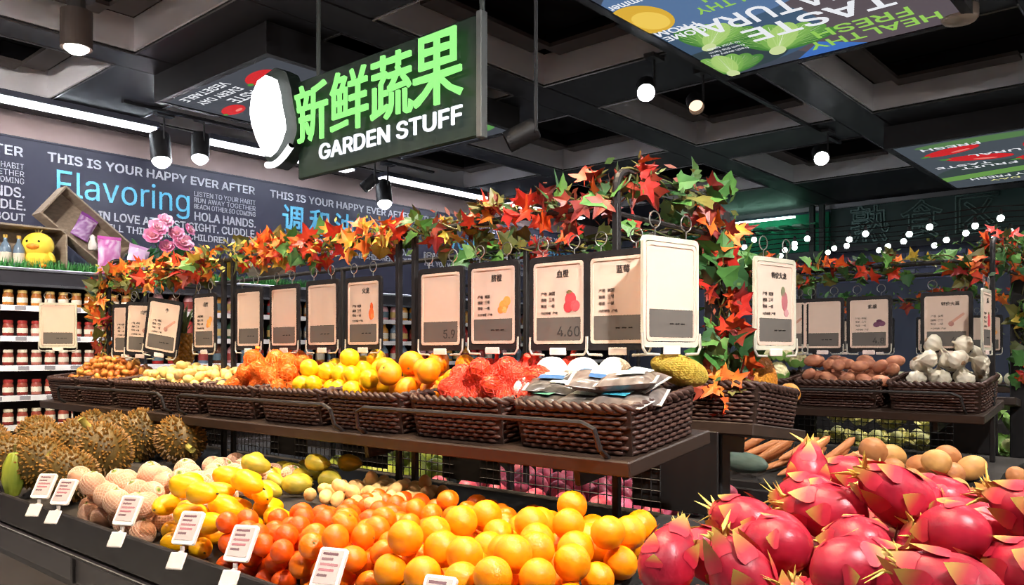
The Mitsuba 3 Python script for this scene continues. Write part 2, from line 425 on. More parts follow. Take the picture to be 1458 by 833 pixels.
    '紫': [[48,88,55,88,56,74,78,82,84,77,56,68,56,60,78,59,81,68,87,66,85,56,77,53,51,55,48,61],[0,57,7,58,7,81,13,81,13,59,22,60,23,88,29,88,30,78,44,78,44,72,29,72,29,61,45,62,45,57,41,56,46,52,31,43,49,44,61,51,66,46,31,28,65,30,59,36,65,39,86,20,80,17,72,25,49,23,48,3,30,0,28,6,41,7,41,22,10,19,8,26,35,36,14,35,12,41,40,56,1,50],[56,16,62,20,85,6,79,2],[1,6,23,19,29,17,7,1]],
    '薯': [[3,76,3,82,25,82,25,88,32,88,32,82,57,82,57,88,64,88,64,82,87,82,87,76,64,76,64,72,57,72,57,76,32,76,32,72,25,72,25,76],[0,22,36,32,2,32,2,38,36,38,36,44,12,44,12,49,36,49,36,53,10,54,10,70,80,70,80,54,43,53,43,49,67,49,67,46,77,52,82,49,66,38,87,38,87,32,54,32,43,28,78,27,78,0,72,0,71,3,28,3,28,0,21,0,21,21,3,17],[58,59,73,58,74,65,59,65],[28,8,71,7,72,13,28,13],[28,17,71,17,72,22,28,23],[44,44,44,38,52,38,62,43],[37,59,52,58,52,65,38,65],[17,59,31,58,31,65,17,65]],
    '火': [[0,6,18,15,30,29,38,53,39,88,47,88,45,52,51,35,65,18,88,7,83,1,66,8,52,20,42,38,34,21,22,9,5,0],[62,42,75,70,83,67,69,39],[3,42,10,54,15,70,22,67,11,40,10,39]],
    '龙': [[0,6,10,13,19,25,25,39,29,56,2,57,2,63,30,64,31,86,38,86,37,63,86,63,86,57,54,56,54,27,74,52,80,49,70,33,54,18,54,10,78,8,82,19,88,16,86,6,83,2,53,2,49,4,46,12,32,3,26,8,47,21,46,57,36,57,30,30,19,11,6,0],[53,80,58,84,75,70,70,66]],
    '产': [[0,5,7,24,8,52,29,52,22,66,28,69,32,63,36,55,31,52,54,52,63,68,69,65,62,52,85,52,85,45,16,45,12,11,6,0],[7,76,42,76,37,86,44,88,51,76,82,76,82,70,7,70]],
    '地': [[27,46,37,50,37,76,44,76,44,53,57,59,57,85,64,85,64,62,79,69,84,67,83,28,79,24,69,23,67,29,76,31,77,59,64,54,64,19,57,19,57,51,45,46,44,10,49,6,77,7,80,9,82,20,88,17,85,3,77,0,48,0,41,2,37,10,37,42,30,40],[0,20,13,25,13,55,1,55,1,62,13,62,13,84,20,84,20,62,31,62,31,55,20,55,20,29,30,32,32,26,3,13]],
    '规': [[32,5,46,15,54,26,58,41,59,69,65,69,64,36,68,35,68,10,70,8,80,8,82,23,88,21,86,5,80,2,64,3,62,7,61,26,54,14,44,4,36,0],[42,83,82,83,82,32,75,32,75,77,49,77,49,32,42,32],[0,6,11,22,16,43,1,43,1,50,16,50,16,65,3,65,3,72,16,72,16,87,23,87,23,72,36,72,36,65,23,65,23,50,37,50,37,43,23,43,22,38,38,19,33,14,21,30,17,16,9,5,5,1]],
    '格': [[0,24,9,40,15,58,2,59,2,66,16,66,16,86,23,86,23,66,35,66,35,62,45,73,51,86,58,84,55,76,76,76,80,74,65,50,88,37,84,31,80,32,80,1,73,1,72,4,47,4,47,0,40,0,40,31,33,29,23,46,23,0,16,0,16,42,4,18],[60,45,47,34,75,35],[47,11,72,10,73,28,47,28],[50,68,60,54,71,69,51,70],[23,55,35,41,31,36,55,50,46,62,37,53,31,57,32,59,23,59]],
    '等': [[0,66,14,88,21,86,19,80,43,80,44,74,52,88,59,86,56,80,86,80,87,73,67,73,72,65,66,62,59,73,52,73,47,66,48,59,79,59,79,53,48,53,48,45,88,45,88,38,67,38,67,30,85,30,85,24,67,24,67,4,63,1,56,0,47,0,44,7,60,7,60,24,24,24,39,10,34,5,18,19,22,24,4,24,4,30,60,30,60,38,1,38,1,45,40,45,40,53,11,53,11,59,40,59,40,66,38,67,43,73,26,73,29,65,23,63,19,73,15,73,6,62]],
    '级': [[28,4,39,26,44,57,45,74,35,74,35,81,76,81,69,55,80,55,84,53,78,34,70,20,88,6,83,1,65,14,46,0,41,6,61,20,49,40,39,6,34,0],[51,55,57,39,66,26,76,49,60,49,67,74,53,74],[1,13,32,24,33,24,35,18,3,6],[0,54,8,64,19,87,25,84,10,56,22,57,28,67,34,64,15,36,33,41,33,35,3,25,1,31,17,50,2,48]],
    '美': [[0,6,24,13,35,25,4,25,4,32,37,32,38,34,39,39,1,39,1,46,40,46,40,54,10,54,10,60,40,60,39,68,5,68,5,74,25,74,18,86,24,88,32,77,30,74,54,74,63,88,70,85,62,74,82,74,82,68,47,68,47,60,78,60,78,54,47,54,47,46,86,46,86,39,47,39,45,32,85,32,85,25,51,25,64,13,87,7,83,0,58,8,43,24,34,11,24,5,4,0]],
    '国': [[0,88,83,88,83,0,75,0,75,5,8,5,8,0,0,0],[8,12,75,12,75,81,8,81],[14,28,38,28,38,45,19,45,19,51,38,52,38,65,16,66,16,73,67,73,67,66,45,65,45,52,65,51,65,45,45,45,45,28,69,28,69,21,15,21],[51,41,56,43,66,32,61,29]],
    '三': [[0,8,88,8,88,0,0,0],[6,76,82,76,82,68,6,68],[12,43,74,43,74,35,12,35]],
    '号': [[0,45,0,52,87,52,87,45,29,45,26,34,75,34,70,8,67,3,60,0,41,0,38,7,60,7,66,27,14,27,20,45],[12,88,75,88,75,61,12,61],[20,81,20,68,67,68,67,81]],
    '山': [[0,69,7,69,8,15,34,15,34,88,42,88,42,15,68,15,69,69,76,69,76,0,69,0,68,7,0,7]],
    '竹': [[0,47,10,64,17,87,25,85,20,67,45,67,45,61,54,87,60,86,56,67,88,67,88,60,74,60,74,7,72,3,68,1,54,0,52,7,67,9,66,60,53,60,43,43,37,47,45,60,28,60,28,0,21,0,21,60,16,60,7,43]],
    '牛': [[0,41,40,41,40,64,17,64,7,48,0,52,10,67,17,86,24,84,21,71,40,71,40,88,48,88,48,71,81,70,81,64,48,63,48,41,86,41,86,34,48,34,48,0,40,0,40,34,0,34]],
    '芒': [[0,69,0,76,22,76,22,85,29,85,30,76,58,76,58,85,65,85,66,76,88,76,88,69,66,69,66,57,58,57,58,69,30,69,29,57,22,57,22,69],[3,37,3,44,48,44,35,58,39,62,54,48,51,44,84,44,84,37,21,36,21,7,80,7,80,0,13,0,13,36]],
}


def glyph(ch):
    out = None
    for k in GLYPHS[ch]:
        p = Polygon(list(zip(k[::2], k[1::2]))).buffer(0)
        out = p if out is None else out.symmetric_difference(p)
    return affinity.scale(out, 1 / 88, 1 / 88, origin=(0, 0))


def han(text, h, depth, c, w=1.0, gap=0.12, bold=0.0, centre=False):
    """Chinese lettering in the xy plane, reading along +x; each character h tall and h*w wide"""
    ms = []
    for i, ch in enumerate(text):
        g = glyph(ch)
        x0, y0, x1, y1 = g.bounds
        g = affinity.translate(g, -x0, -y0)
        g = affinity.scale(g, h * w / (x1 - x0), h / max(y1 - y0, 0.6), origin=(0, 0))
        if bold:
            g = g.buffer(bold, quad_segs=1, join_style=2)
        ms.append(extrude(affinity.translate(g, i * h * (w + gap), 0), depth, c))
    m = cat(ms)
    return m.x(Tr(-(m.v[:, 0].max() + m.v[:, 0].min()) / 2)) if centre else m


_txt = {}


def latin(text, h, depth, c, width=None, bold=False):
    k = (text, bold)
    if k not in _txt:
        _txt[k] = meshkit.text_mesh(text, 1.0, 1.0, bold)
    m = tm(_txt[k], c)
    s = h if width is None else width / (m.v[:, 0].max() - m.v[:, 0].min())
    return m.x(Sc(s, h, depth))


# ------------------------------------------------------------------ the room
X0, X1, Y0, Y1, ZC = -8.1, 4.0, -5.0, 12.0, 3.6
add('floor', box((X0, Y0, -0.1), (X1, Y1, 0)), 'floor_tile', kind='structure')
add('wall_west', box((X0 - 0.15, Y0, 0), (X0, Y1, ZC), S(158, 138, 136)), 'matte', kind='structure')
add('wall_east', box((X1, Y0, 0), (X1 + 0.15, Y1, ZC), S(170, 165, 160)), 'matte', kind='structure')
add('wall_south', box((X0, Y0 - 0.15, 0), (X1, Y0, ZC), S(170, 165, 160)), 'matte', kind='structure')
tag('wall_north', kind='structure')
_used['wall_north'] = 1
add('panel', box((X0, Y1, 0), (X1, Y1 + 0.15, ZC), S(84, 90, 108)), 'matte', 'wall_north')
_used['wall_north__brick'] = 0
BR = [shp(box((0.004, -0.018, 0.004), (0.246, 0.0, 0.071), S(*c), 0.006), 'satin') for c in ((104, 110, 146), (86, 92, 124), (122, 126, 156))]
nb = 0
for row in range(5):
    for k in range(18):
        if nb < 300:
            add('brick', BR[int(rng.integers(3))], parent='wall_north', tw=Tr(-5.6 + k * 0.25 + 0.125 * (row % 2), Y1, 2.46 + row * 0.075))
            nb += 1

# ceiling: dark soffit with rectangular coffers whose inner faces are beige
tag('ceiling', kind='structure')
_used['ceiling'] = 1
BEAM, COFFER = S(17, 16, 20), S(232, 230, 236)
XW, YN = [-9.4, -7.65, -5.9, -4.15, -2.4, -0.65, 1.1, 2.85], [0.1, 2.6, 5.1, 7.6, 10.1]
LX, LY = 1.42, 1.75
add('top_panel', box((X0, Y0, ZC + 0.42), (X1, Y1, ZC + 0.5), S(18, 17, 19)), 'matte', 'ceiling')
xs = [(max(x, X0 + 0.55), x + LX) for x in XW if x + LX > X0 + 0.7]
edges = [X0] + [e for a, b in xs for e in (a, min(b, X1))] + [X1]
for k in range(0, len(edges), 2):
    if edges[k + 1] - edges[k] > 0.02:
        add('beam', box((edges[k], Y0, ZC), (edges[k + 1], Y1, ZC + 0.42), BEAM, 0.008), 'satin', 'ceiling')
ye = [Y0] + [e for y in YN for e in (y - LY, y)] + [Y1]
for a, b in xs:
    for k in range(0, len(ye), 2):
        add('cross_beam', box((a + 0.002, ye[k], ZC + 0.003), (min(b, X1) - 0.002, ye[k + 1], ZC + 0.415), BEAM, 0.008), 'satin', 'ceiling')
ring = []
for a, b in xs:
    b = min(b, X1)
    for y in YN:
        if b - a < 0.5:
            continue
        z0, z1, t = ZC + 0.015, ZC + 0.25, 0.014
        lin = cat(box((a, y - t, z0), (b, y, z1), COFFER), box((a, y - LY, z0), (b, y - LY + t, z1), COFFER),
                  box((a, y - LY, z0), (a + t, y, z1), COFFER), box((b - t, y - LY, z0), (b, y, z1), COFFER))
        add('coffer_lining', lin, 'matte', 'ceiling')
        add('edge_trim', cat([tube([(a, yy, ZC - 0.003), (b, yy, ZC - 0.003)], 0.006, 4, S(120, 118, 120)) for yy in (y, y - LY)] +
                             [tube([(xx, y - LY, ZC - 0.003), (xx, y, ZC - 0.003)], 0.006, 4, S(120, 118, 120)) for xx in (a, b)]), 'metal', 'ceiling')
        # second, lower step: dim brown ledge strips hung inside the coffer
        add('inner_ledge', cat(box((a + 0.25, y - 0.30, ZC + 0.16), (b - 0.25, y - 0.12, ZC + 0.19), S(66, 60, 58)),
                               box((a + 0.12, y - LY + 0.3, ZC + 0.16), (a + 0.3, y - 0.3, ZC + 0.19), S(66, 60, 58))), 'matte', 'ceiling')
add('trim_1', box((X0, Y1 - 0.1, ZC - 0.06), (X1, Y1 - 0.06, ZC), S(150, 150, 152)), 'metal', kind='structure')

# LED strips above the wall shelves (emitting downwards)
for i, (ya, yb) in enumerate([(1.75, 3.5), (4.04, 5.78), (6.26, 8.02), (8.5, 10.2)]):
    t = thing('strip_light', f'long white LED strip light on the ceiling over the wall shelves, {nth(i + 1)} from the left', 'light', 'strip lights over the wall shelves')
    add('housing', box((-7.67, ya - 0.02, ZC - 0.05), (-7.47, yb + 0.02, ZC), S(60, 62, 75)), 'satin', t)
    add('diffuser', box((-7.65, ya, ZC - 0.07), (-7.49, yb, ZC - 0.05), WHITE), 'satin', t, emit=COOL * L_LED, w=2)
# unseen strips added as fill light behind the camera and at the far end
for i, (x, y, ln) in enumerate([(-5.0, 0.1, 2.4), (-1.5, -0.3, 2.4), (2.0, 3.2, 1.6), (2.6, 6.5, 1.2), (1.6, 10.5, 1.6)]):
    t = thing('strip_light', f'added white fill strip light hung outside the picture, {nth(i + 1)} along the aisles', 'light', 'added fill strip lights out of view')
    add('housing', box((x - ln / 2 - .02, y - 0.07, ZC - 0.22), (x + ln / 2 + .02, y + 0.07, ZC - 0.19), S(200, 200, 205)), 'satin', t)
    for q in (-0.4, 0.4):
        add('hanger', rod((x + q * ln, y, ZC - 0.2), (x + q * ln, y, ZC + 0.42), 0.006, 6, S(120, 120, 122)), 'satin', t)
    add('diffuser', box((x - ln / 2, y - 0.06, ZC - 0.29), (x + ln / 2, y + 0.06, ZC - 0.22), WHITE), 'satin', t, emit=np.array([1.0, 0.95, 0.9]) * L_FILL * (2.5 if y > 8 else 1.0), w=2)

for x, ya, yb, what in ((-2.97, 4.4, 8.4, 'over the aisle behind the near stand'), (-7.05, 3.0, 6.6, 'before the mural')):
    t = thing('lighting_track', f'slim black lighting track on the ceiling {what}', 'track')
    add('rail', box((x - 0.02, ya, ZC - 0.028), (x + 0.02, yb, ZC - 0.002), S(17, 16, 20), 0.003), 'satin', t)

CAN = lathe([(0.0, 0.17), (0.05, 0.17), (0.056, 0.16), (0.056, 0.002), (0.053, 0.0), (0.049, 0.002), (0.047, 0.10)], 24, S(26, 26, 28))
CAN_W = CAN.col(S(210, 210, 212))
LENS = lathe([(0.0, 0.0), (0.047, 0.0)], 24, WHITE).x(Tr(0, 0, 0.10))
LENS_F = lathe([(0.0, -0.04), (0.025, -0.034), (0.045, -0.014), (0.05, 0.0)], 24, WHITE)
CAN_S, CANW_S = shp(CAN, 'satin', True), shp(CAN_W, 'satin', True)


def spot(label, pos, target, rad, w=6, white=False, ceil=ZC, size=1.0, group='track spotlights', flush=False):
    """can lamp hung from the ceiling; its mouth at pos"""
    pos, target = np.asarray(pos, float), np.asarray(target, float)
    t = thing('spotlight', label, 'spotlight', group)
    m = look(pos, pos - target) @ Sc(size)
    c = add('can', CANW_S if white else CAN_S, parent=t, tw=m)
    e = LENS_F.x(m) if flush else LENS.x(m @ Tr(0, 0, -0.03))
    add('lens', e, 'satin', c, emit=rad, w=w)
    top = (m @ np.array([0, 0, 0.1, 1]))[:3]
    add('stem', cat(rod((top[0] + 0.07, top[1], ceil), (top[0] + 0.07, top[1], top[2]), 0.009, 8, S(40, 40, 42)), rod((top[0] + 0.07, top[1], top[2]), top, 0.008, 8, S(40, 40, 42)),
                    box((top[0] + 0.03, top[1] - 0.08, ceil - 0.03), (top[0] + 0.11, top[1] + 0.08, ceil), S(40, 40, 42))), 'satin', t)
    return t


# spots over the near stand, above the top edge of the picture: steep light from above and behind the signs
for i, (x, y, tx, ty) in enumerate([(-3.9, 0.3, -4.8, 1.75), (-4.1, 1.8, -4.3, 1.75), (-3.6, 1.85, -3.65, 1.75), (-3.0, 1.85, -3.0, 1.7), (-2.45, 1.85, -2.4, 1.7), (-1.85, 1.82, -1.85, 1.65), (-1.3, 1.78, -1.3, 1.6), (-1.1, 0.9, -0.55, 1.5)]):
    spot(f'black warm spotlight above the near stand, outside the picture, {nth(i + 1)} from the west', (x, y, 3.44), (tx, ty, 1.0), WARM * L_FRUIT * (0.55 if i == 7 else 1.8 if i == 0 else 1.0), group='spotlights out of view')
for i, (x, y, tx, ty) in enumerate([(-1.55, 4.5, -1.6, 4.15), (-0.95, 4.6, -1.0, 4.1), (-0.3, 4.4, -0.5, 3.8), (-2.0, 3.95, -2.1, 2.6), (-0.2, 5.6, -1.6, 4.95), (0.2, 6.2, -2.2, 7.2)]):  # the ones aimed at back bins and far stand are added to brighten them
    spot(f'unseen black spotlight around the second stand, outside the picture, {nth(i + 1)} from the west', (x, y, 3.44), (tx, ty, 1.1), NEUTRAL * L_FRUIT * 0.8, group='spotlights out of view')
spot('black spotlight beside the photographer lighting the white end sign, outside the picture', (0.7, 0.9, 3.4), (-1.15, 2.1, 1.62), np.array([1.0, 0.97, 0.94]) * L_FRUIT * 4.0, w=14, group='spotlights out of view')
for i, (y, ty, tz) in enumerate([(0.4, 2.0, 1.5), (1.0, 2.7, 2.1)]):
    spot(f'black spotlight lighting the jar shelves, outside the picture, {nth(i + 1)} from the south', (-5.5, y, 3.4), (-7.5, ty, tz), NEUTRAL * L_FRUIT * 1.3, group='spotlights out of view')
spot('white glaring round spotlight facing the camera, largest on the dark ceiling right of the sign', (-3.13, 5.0, 3.31), (-1.6, 2.6, 1.6), COOL * L_TRACK, size=1.3, w=2)
spot('warm orange glowing spotlight just right of the glaring white one', (-3.03, 5.55, 3.31), (-1.5, 3.4, 1.5), np.array([2.0, 1.25, 0.8]), size=1.15, w=3)
spot('white spotlight farthest along the ceiling, above the far garland', (-2.93, 7.8, 3.31), (-1.6, 5.0, 1.5), COOL * L_TRACK, size=1.4, w=2)
spot('white wall spotlight on the left of a pair over the flavoring mural', (-7.18, 3.4, 3.17), (-6.98, 3.35, 2.6), COOL * L_WALLSPOT, w=1.5, size=1.6, flush=True)
spot('white wall spotlight on the right of a pair over the flavoring mural', (-7.10, 3.72, 3.24), (-6.9, 3.6, 2.6), COOL * L_WALLSPOT, w=1.5, size=1.45, flush=True)
spot('white wall spotlight over the Chinese lettering of the mural', (-7.16, 5.95, 3.14), (-6.98, 5.85, 2.6), COOL * L_WALLSPOT, w=1.5, size=1.6, flush=True)
spot('black unlit spotlight beside the white lamp over the Chinese lettering', (-7.1, 5.6, 3.25), (-7.7, 4.6, 2.2), np.array([.4, .4, .4]), w=0.01, size=1.1)
spot('black unlit spotlight at the lower right corner of the green sign', (-2.50, 2.80, 2.42), (-3.0, 2.4, 2.1), np.array([.3, .3, .3]), w=0.01, size=0.9)

t = thing('ceiling_downlight', 'round warm surface downlight in a dark cylinder on the ceiling at upper left', 'downlight')
add('cylinder', lathe([(0.07, 0.0), (0.088, 0.0), (0.088, 0.22), (0, 0.22)], 28, S(64, 52, 46)).x(Tr(-5.14, 1.92, ZC - 0.34)), 'satin', t)
add('stem', lathe([(0.05, 0), (0.05, 0.1)], 16, S(48, 44, 42)).x(Tr(-5.14, 1.92, ZC - 0.13)), 'satin', t)
add('rose', lathe([(0, 0), (0.1, 0), (0.1, 0.04), (0, 0.04)], 28, S(48, 44, 42)).x(Tr(-5.14, 1.92, ZC - 0.04)), 'satin', t)
add('lens', lathe([(0.0, -0.035), (0.04, -0.028), (0.065, -0.008), (0.07, 0.005)], 28, WHITE).x(Tr(-5.14, 1.92, ZC - 0.34)), 'satin', t, emit=NEUTRAL * L_DOWN, w=1)
for i, (x, y) in enumerate([(-1.18, 5.28), (-0.55, 8.0)]):
    t = thing('ceiling_speaker', ['pale round ceiling fitting by the corner of the largest ceiling poster', 'pale round ceiling fitting by the far right ceiling poster'][i], 'ceiling fitting')
    add('body', lathe([(0, 0.0), (0.03, -0.004), (0.085, 0.0), (0.1, 0.02), (0.1, 0.08), (0, 0.08)], 28, S(168, 152, 140)).x(Tr(x, y, ZC - 0.22)), 'satin', t, smooth=True)
    add('stem', rod((x, y, ZC - 0.15), (x, y, ZC), 0.03, 12, S(60, 58, 58)), 'satin', t)


# ------------------------------------------------------------------ backlit ceiling posters
def cabbage(x, y, s, ang):
    """a leafy head drawn as overlapping ribbed leaves"""
    out = []
    for k in (-3, 3, -2, 2, -1, 1, 0):
        leaf = affinity.translate(affinity.scale(Point(0, 0).buffer(1, 10), 0.34 * s, 0.85 * s), 0, 0.5 * s)
        rows = [(leaf, S(*((70, 128, 58), (96, 150, 70), (124, 176, 84), (170, 206, 116))[3 - abs(k)]))]
        for j in range(-3, 4):
            rows.append((Polygon([(-0.012 * s, -0.3 * s), (0.012 * s, -0.3 * s), (j * 0.09 * s + 0.006 * s, (1.2 - 0.06 * j * j) * s), (j * 0.09 * s - 0.006 * s, (1.2 - 0.06 * j * j) * s)]), S(*((190, 220, 140) if j else (228, 240, 204)))))
        out += [(affinity.translate(affinity.rotate(p, k * 15, origin=(0, -0.5 * s)), k * 0.05 * s, 0), c) for p, c in rows]
    out.append((affinity.translate(affinity.scale(Point(0, 0).buffer(1, 10), 0.2 * s, 0.3 * s), 0, -0.4 * s), S(206, 222, 160)))
    return [(affinity.translate(affinity.rotate(p, ang, origin=(0, 0)), x, y), c) for p, c in out]


def pepper(x, y, s, ang, c=(215, 40, 45)):
    out = [(affinity.scale(Point(0, 0).buffer(1, 12), s, 0.45 * s), S(*c)), (affinity.translate(affinity.scale(Point(0, 0).buffer(1, 8), 0.35 * s, 0.1 * s), -0.2 * s, 0.2 * s), S(245, 130, 120)),
           (affinity.translate(affinity.scale(Point(0, 0).buffer(1, 8), 0.18 * s, 0.1 * s), s, 0), S(80, 150, 60))]
    return [(affinity.translate(affinity.rotate(p, ang, origin=(0, 0)), x, y), c) for p, c in out]


def poster(label, x_east, y_north, w, h, layers, texts, base, gain):
    t = thing('ceiling_poster', label, 'lightbox poster', 'backlit ceiling posters')
    z = ZC - 0.2
    m = frame((x_east, y_north, z), (-1, 0, 0), (0, 1, 0))       # local x to the west from the east edge, y to the north, 0 at the north edge
    ms, dz = [], 0.0

    def put(p, c):
        nonlocal dz
        dz += 0.00004
        for g in getattr(p, 'geoms', [p]):
            if g.geom_type != 'Polygon' or g.area < 1e-6:
                continue
            v, f = trimesh.creation.triangulate_polygon(g, engine='earcut')
            q = M(np.column_stack([v, np.full(len(v), dz)]), f, np.asarray(c) * gain)
            n = np.cross(q.v[q.f[:, 1]] - q.v[q.f[:, 0]], q.v[q.f[:, 2]] - q.v[q.f[:, 0]])[:, 2]
            q.f = np.where((n < 0)[:, None], q.f[:, ::-1], q.f)
            ms.append(q)

    sheet = Polygon([(0, -h), (w, -h), (w, 0), (0, 0)])
    put(sheet, base)
    for p, c in layers:
        p = p.intersection(sheet)
        if not p.is_empty:
            put(p, c)
    for s, x, y, hh, ww, c, b in texts:
        q = latin(s, hh, 0.0004, np.asarray(c) * gain, ww, b)
        q.v = q.v + [x, y, dz + 0.0004]
        ms.append(q)
    add('printed_panel', cat(ms).x(m), 'matte', t, emit='vc', w=1.5)
    fr = extrude(Polygon([(-0.05, -h - 0.05), (w + 0.05, -h - 0.05), (w + 0.05, 0.05), (-0.05, 0.05)]).difference(sheet.buffer(-0.004)), 0.13, S(30, 29, 31)).x(m, Tr(0, 0, -0.12))
    add('frame', fr, 'satin', t)
    add('back', box((x_east - w - 0.05, y_north - h - 0.05, z + 0.12), (x_east + 0.05, y_north + 0.05, z + 0.2), S(30, 29, 31)), 'satin', t)


LW, LG = S(238, 240, 245), S(150, 205, 90)
blob = lambda x, y, a, b, c: (affinity.translate(affinity.scale(Point(0, 0).buffer(1, 14), a, b), x, y), S(*c))
poster('largest backlit ceiling poster with cabbages, a mango and the words HEALTHY FRESH TASTE NATURAL', -1.15, 5.31, 1.5, 2.35,
       [blob(0.3, -0.5, 0.7, 0.8, (92, 82, 88)), blob(1.2, -0.6, 0.55, 0.5, (66, 90, 116)), blob(1.0, -1.3, 0.6, 0.45, (88, 118, 158)), blob(0.3, -1.8, 0.6, 0.4, (80, 105, 140)), blob(1.35, -0.3, .4, .25, (52, 66, 72)),
        (Polygon([(0.55, 0), (1.0, 0), (0.78, -0.22)]), S(64, 112, 190))] + cabbage(0.98, -0.34, 0.26, 150) + cabbage(1.28, -0.66, 0.22, 140) + cabbage(1.42, -0.14, 0.22, 170) +
       [blob(1.42, -1.24, 0.17, 0.22, (222, 176, 60)), blob(1.39, -1.2, 0.1, 0.14, (244, 206, 90)), blob(0.5, -1.7, 0.25, 0.12, (110, 160, 80))],
       [('HEALTHY', 0.08, -0.24, 0.12, 0.76, LG, True), ('FRESH', 0.19, -0.42, 0.13, 0.55, LG, True), ('TASTE', 0.22, -0.70, 0.2, 0.84, LW, True), ('NATURAL', 0.34, -0.98, 0.2, 0.98, LW, True),
        ('COME', 1.2, -0.93, 0.075, 0.27, LW, True), ('FROM', 1.2, -1.03, 0.075, 0.27, LW, True), ('fresh every day', 1.14, -0.46, 0.035, 0.26, LW, False), ('from the farm', 1.14, -0.52, 0.035, 0.24, LW, False),
        ('to your table', 1.14, -0.58, 0.035, 0.22, LW, False), ('HEALTHY', 0.62, -1.18, 0.09, 0.5, LG, True), ('Summer', 1.2, -1.52, 0.07, 0.28, LW, True), ('FRESH', 0.62, -1.3, 0.08, 0.4, LG, True)], S(64, 72, 86), 0.95)
red = pepper(0.35, -0.5, 0.22, 20) + pepper(1.1, -0.25, 0.25, -15) + pepper(0.75, -1.75, 0.2, 60) + [blob(0.2, -0.25, 0.2, 0.12, (90, 150, 80)), blob(0.9, -0.95, 0.5, 0.25, (96, 112, 118))]
poster('backlit ceiling poster with red peppers, partly behind the white logo of the green sign', -4.72, 5.35, 1.48, 2.4,
       red + pepper(1.27, -1.93, 0.17, 10) + pepper(0.42, -2.2, 0.2, 10) + [blob(0.75, -1.75, 0.3, 0.1, (110, 160, 120))],
       [('TASTE', 0.62, -2.1, 0.1, 0.45, LW, True), ('NATURAL', 0.6, -1.88, 0.1, 0.5, LW, True), ('EVERY DAY', 0.72, -2.22, 0.07, 0.6, LW, True), ('HOT PEPPER', 0.4, -1.35, 0.16, 0.95, LW, True), ('NATURAL', 0.45, -1.6, 0.14, 0.85, LW, True), ('RED', 0.6, -1.15, 0.12, 0.6, LW, True),
        ('TASTE NATURAL', 0.2, -0.75, 0.12, 1.1, LW, True), ('VEGETABLE', 0.7, -2.34, 0.07, 0.65, LW, True)], S(70, 74, 82), 0.95)
poster('backlit ceiling poster with red fruit and a green stripe at the far right', -0.92, 10.7, 1.5, 2.5,
       [blob(0.7, -0.8, 0.8, 0.5, (60, 74, 72)), (Polygon([(0, -0.75), (1.5, -0.45), (1.5, -0.7), (0, -1.0)]), S(110, 160, 80))] + pepper(0.4, -1.3, 0.3, 15) + pepper(0.95, -1.55, 0.3, -20) + pepper(1.1, -2.0, 0.28, 25) + pepper(0.4, -1.9, 0.25, 70)
       + [blob(0.75, -2.3, 0.6, 0.12, (90, 130, 80))],
       [('RED FRUIT', 0.3, -1.15, 0.1, 0.9, LW, True), ('TASTE', 0.9, -1.32, 0.1, 0.5, LW, True), ('NATURAL', 0.2, -1.72, 0.1, 0.8, LW, True), ('FRESH', 0.8, -2.25, 0.1, 0.5, LW, True), ('HEALTHY FRESH', 0.25, -0.5, 0.12, 1.0, LW, True),
        ('EVERY DAY', 0.3, -0.3, 0.09, 0.8, S(225, 225, 150), True)], S(76, 84, 92), 0.85)

# ------------------------------------------------------------------ the green hanging sign
YS = 2.6
t = thing('hanging_sign', 'glowing green hanging sign of four Chinese characters over GARDEN STUFF with a white leaf logo', 'sign')
sb = add('board', box((-3.87, YS, 2.41), (-2.494, YS + 0.03, 2.95), S(20, 40, 30), 0.006), 'satin', t)
add('side_channel', box((-2.495, YS - 0.012, 2.40), (-2.462, YS + 0.032, 2.96), S(92, 96, 96), 0.004), 'satin', t)
face = frame((-3.86, YS - 0.035, 2.585), (1, 0, 0), (0, 0, 1))
hx = [0.0, 0.335, 0.665, 0.975]
for k, ch in enumerate('新鲜蔬果'):
    q = han(ch, 0.31 if k < 3 else 0.325, 0.012, WHITE, 0.98 if k < 3 else 1.0, 0.1, 0.0025)
    q.v *= [1, 1, 1]
    add('character', q.x(face, Tr(hx[k] + 0.01, 0, 0)), 'satin', sb, emit=np.array([0.34, 1.05, 0.26]), w=0.7, label=f'green glowing character {ch}')
q = latin('GARDEN STUFF', 0.078, 0.008, WHITE, 1.07, True)
add('lettering', q.x(frame((-3.64, YS - 0.025, 2.478), (1, 0, 0), (0, 0, 1))), 'satin', sb, emit=COOL * 1.15, w=0.4, label='white glowing lettering GARDEN STUFF')
lp = Polygon([(0.50, 1.0), (0.25, 0.97), (0.06, 0.82), (0.0, 0.62), (0.06, 0.45), (0.2, 0.26), (0.36, 0.1), (0.52, 0.0), (0.7, 0.04), (0.86, 0.14), (0.98, 0.28), (0.96, 0.4), (0.88, 0.56), (0.82, 0.75), (0.72, 0.92)]).buffer(0.03, 6).buffer(-0.03, 6)
lp = affinity.scale(lp, 0.33, 0.45, origin=(0, 0))
lb = add('logo_back', extrude(lp.buffer(0.055, 6), 0.08, S(24, 34, 30)).x(frame((-4.17, YS + 0.02, 2.54), (1, 0, 0), (0, 0, 1))), 'satin', t)
add('logo', extrude(lp, 0.03, WHITE).x(frame((-4.17, YS - 0.09, 2.54), (1, 0, 0), (0, 0, 1))), 'satin', lb, emit=np.array([1, 1, 1.0]) * 3.0, w=0.8, label='white glowing leaf shaped logo')
add('logo_stalk', tube([(-4.13 + 0.3 * s, YS - 0.07, 2.53 - 0.05 * math.sin(math.pi * s) + 0.05 * s) for s in np.linspace(0.2, 1, 8)], 0.018, 8, WHITE), 'satin', t, emit=np.array([1, 1, 1.0]) * 2.0, w=0.1)
for x in (-3.7, -2.48):
    add('hanging_rod', rod((x, YS + 0.015, 2.94), (x, YS + 0.015, ZC), 0.012, 8, S(60, 66, 64)), 'satin', t)

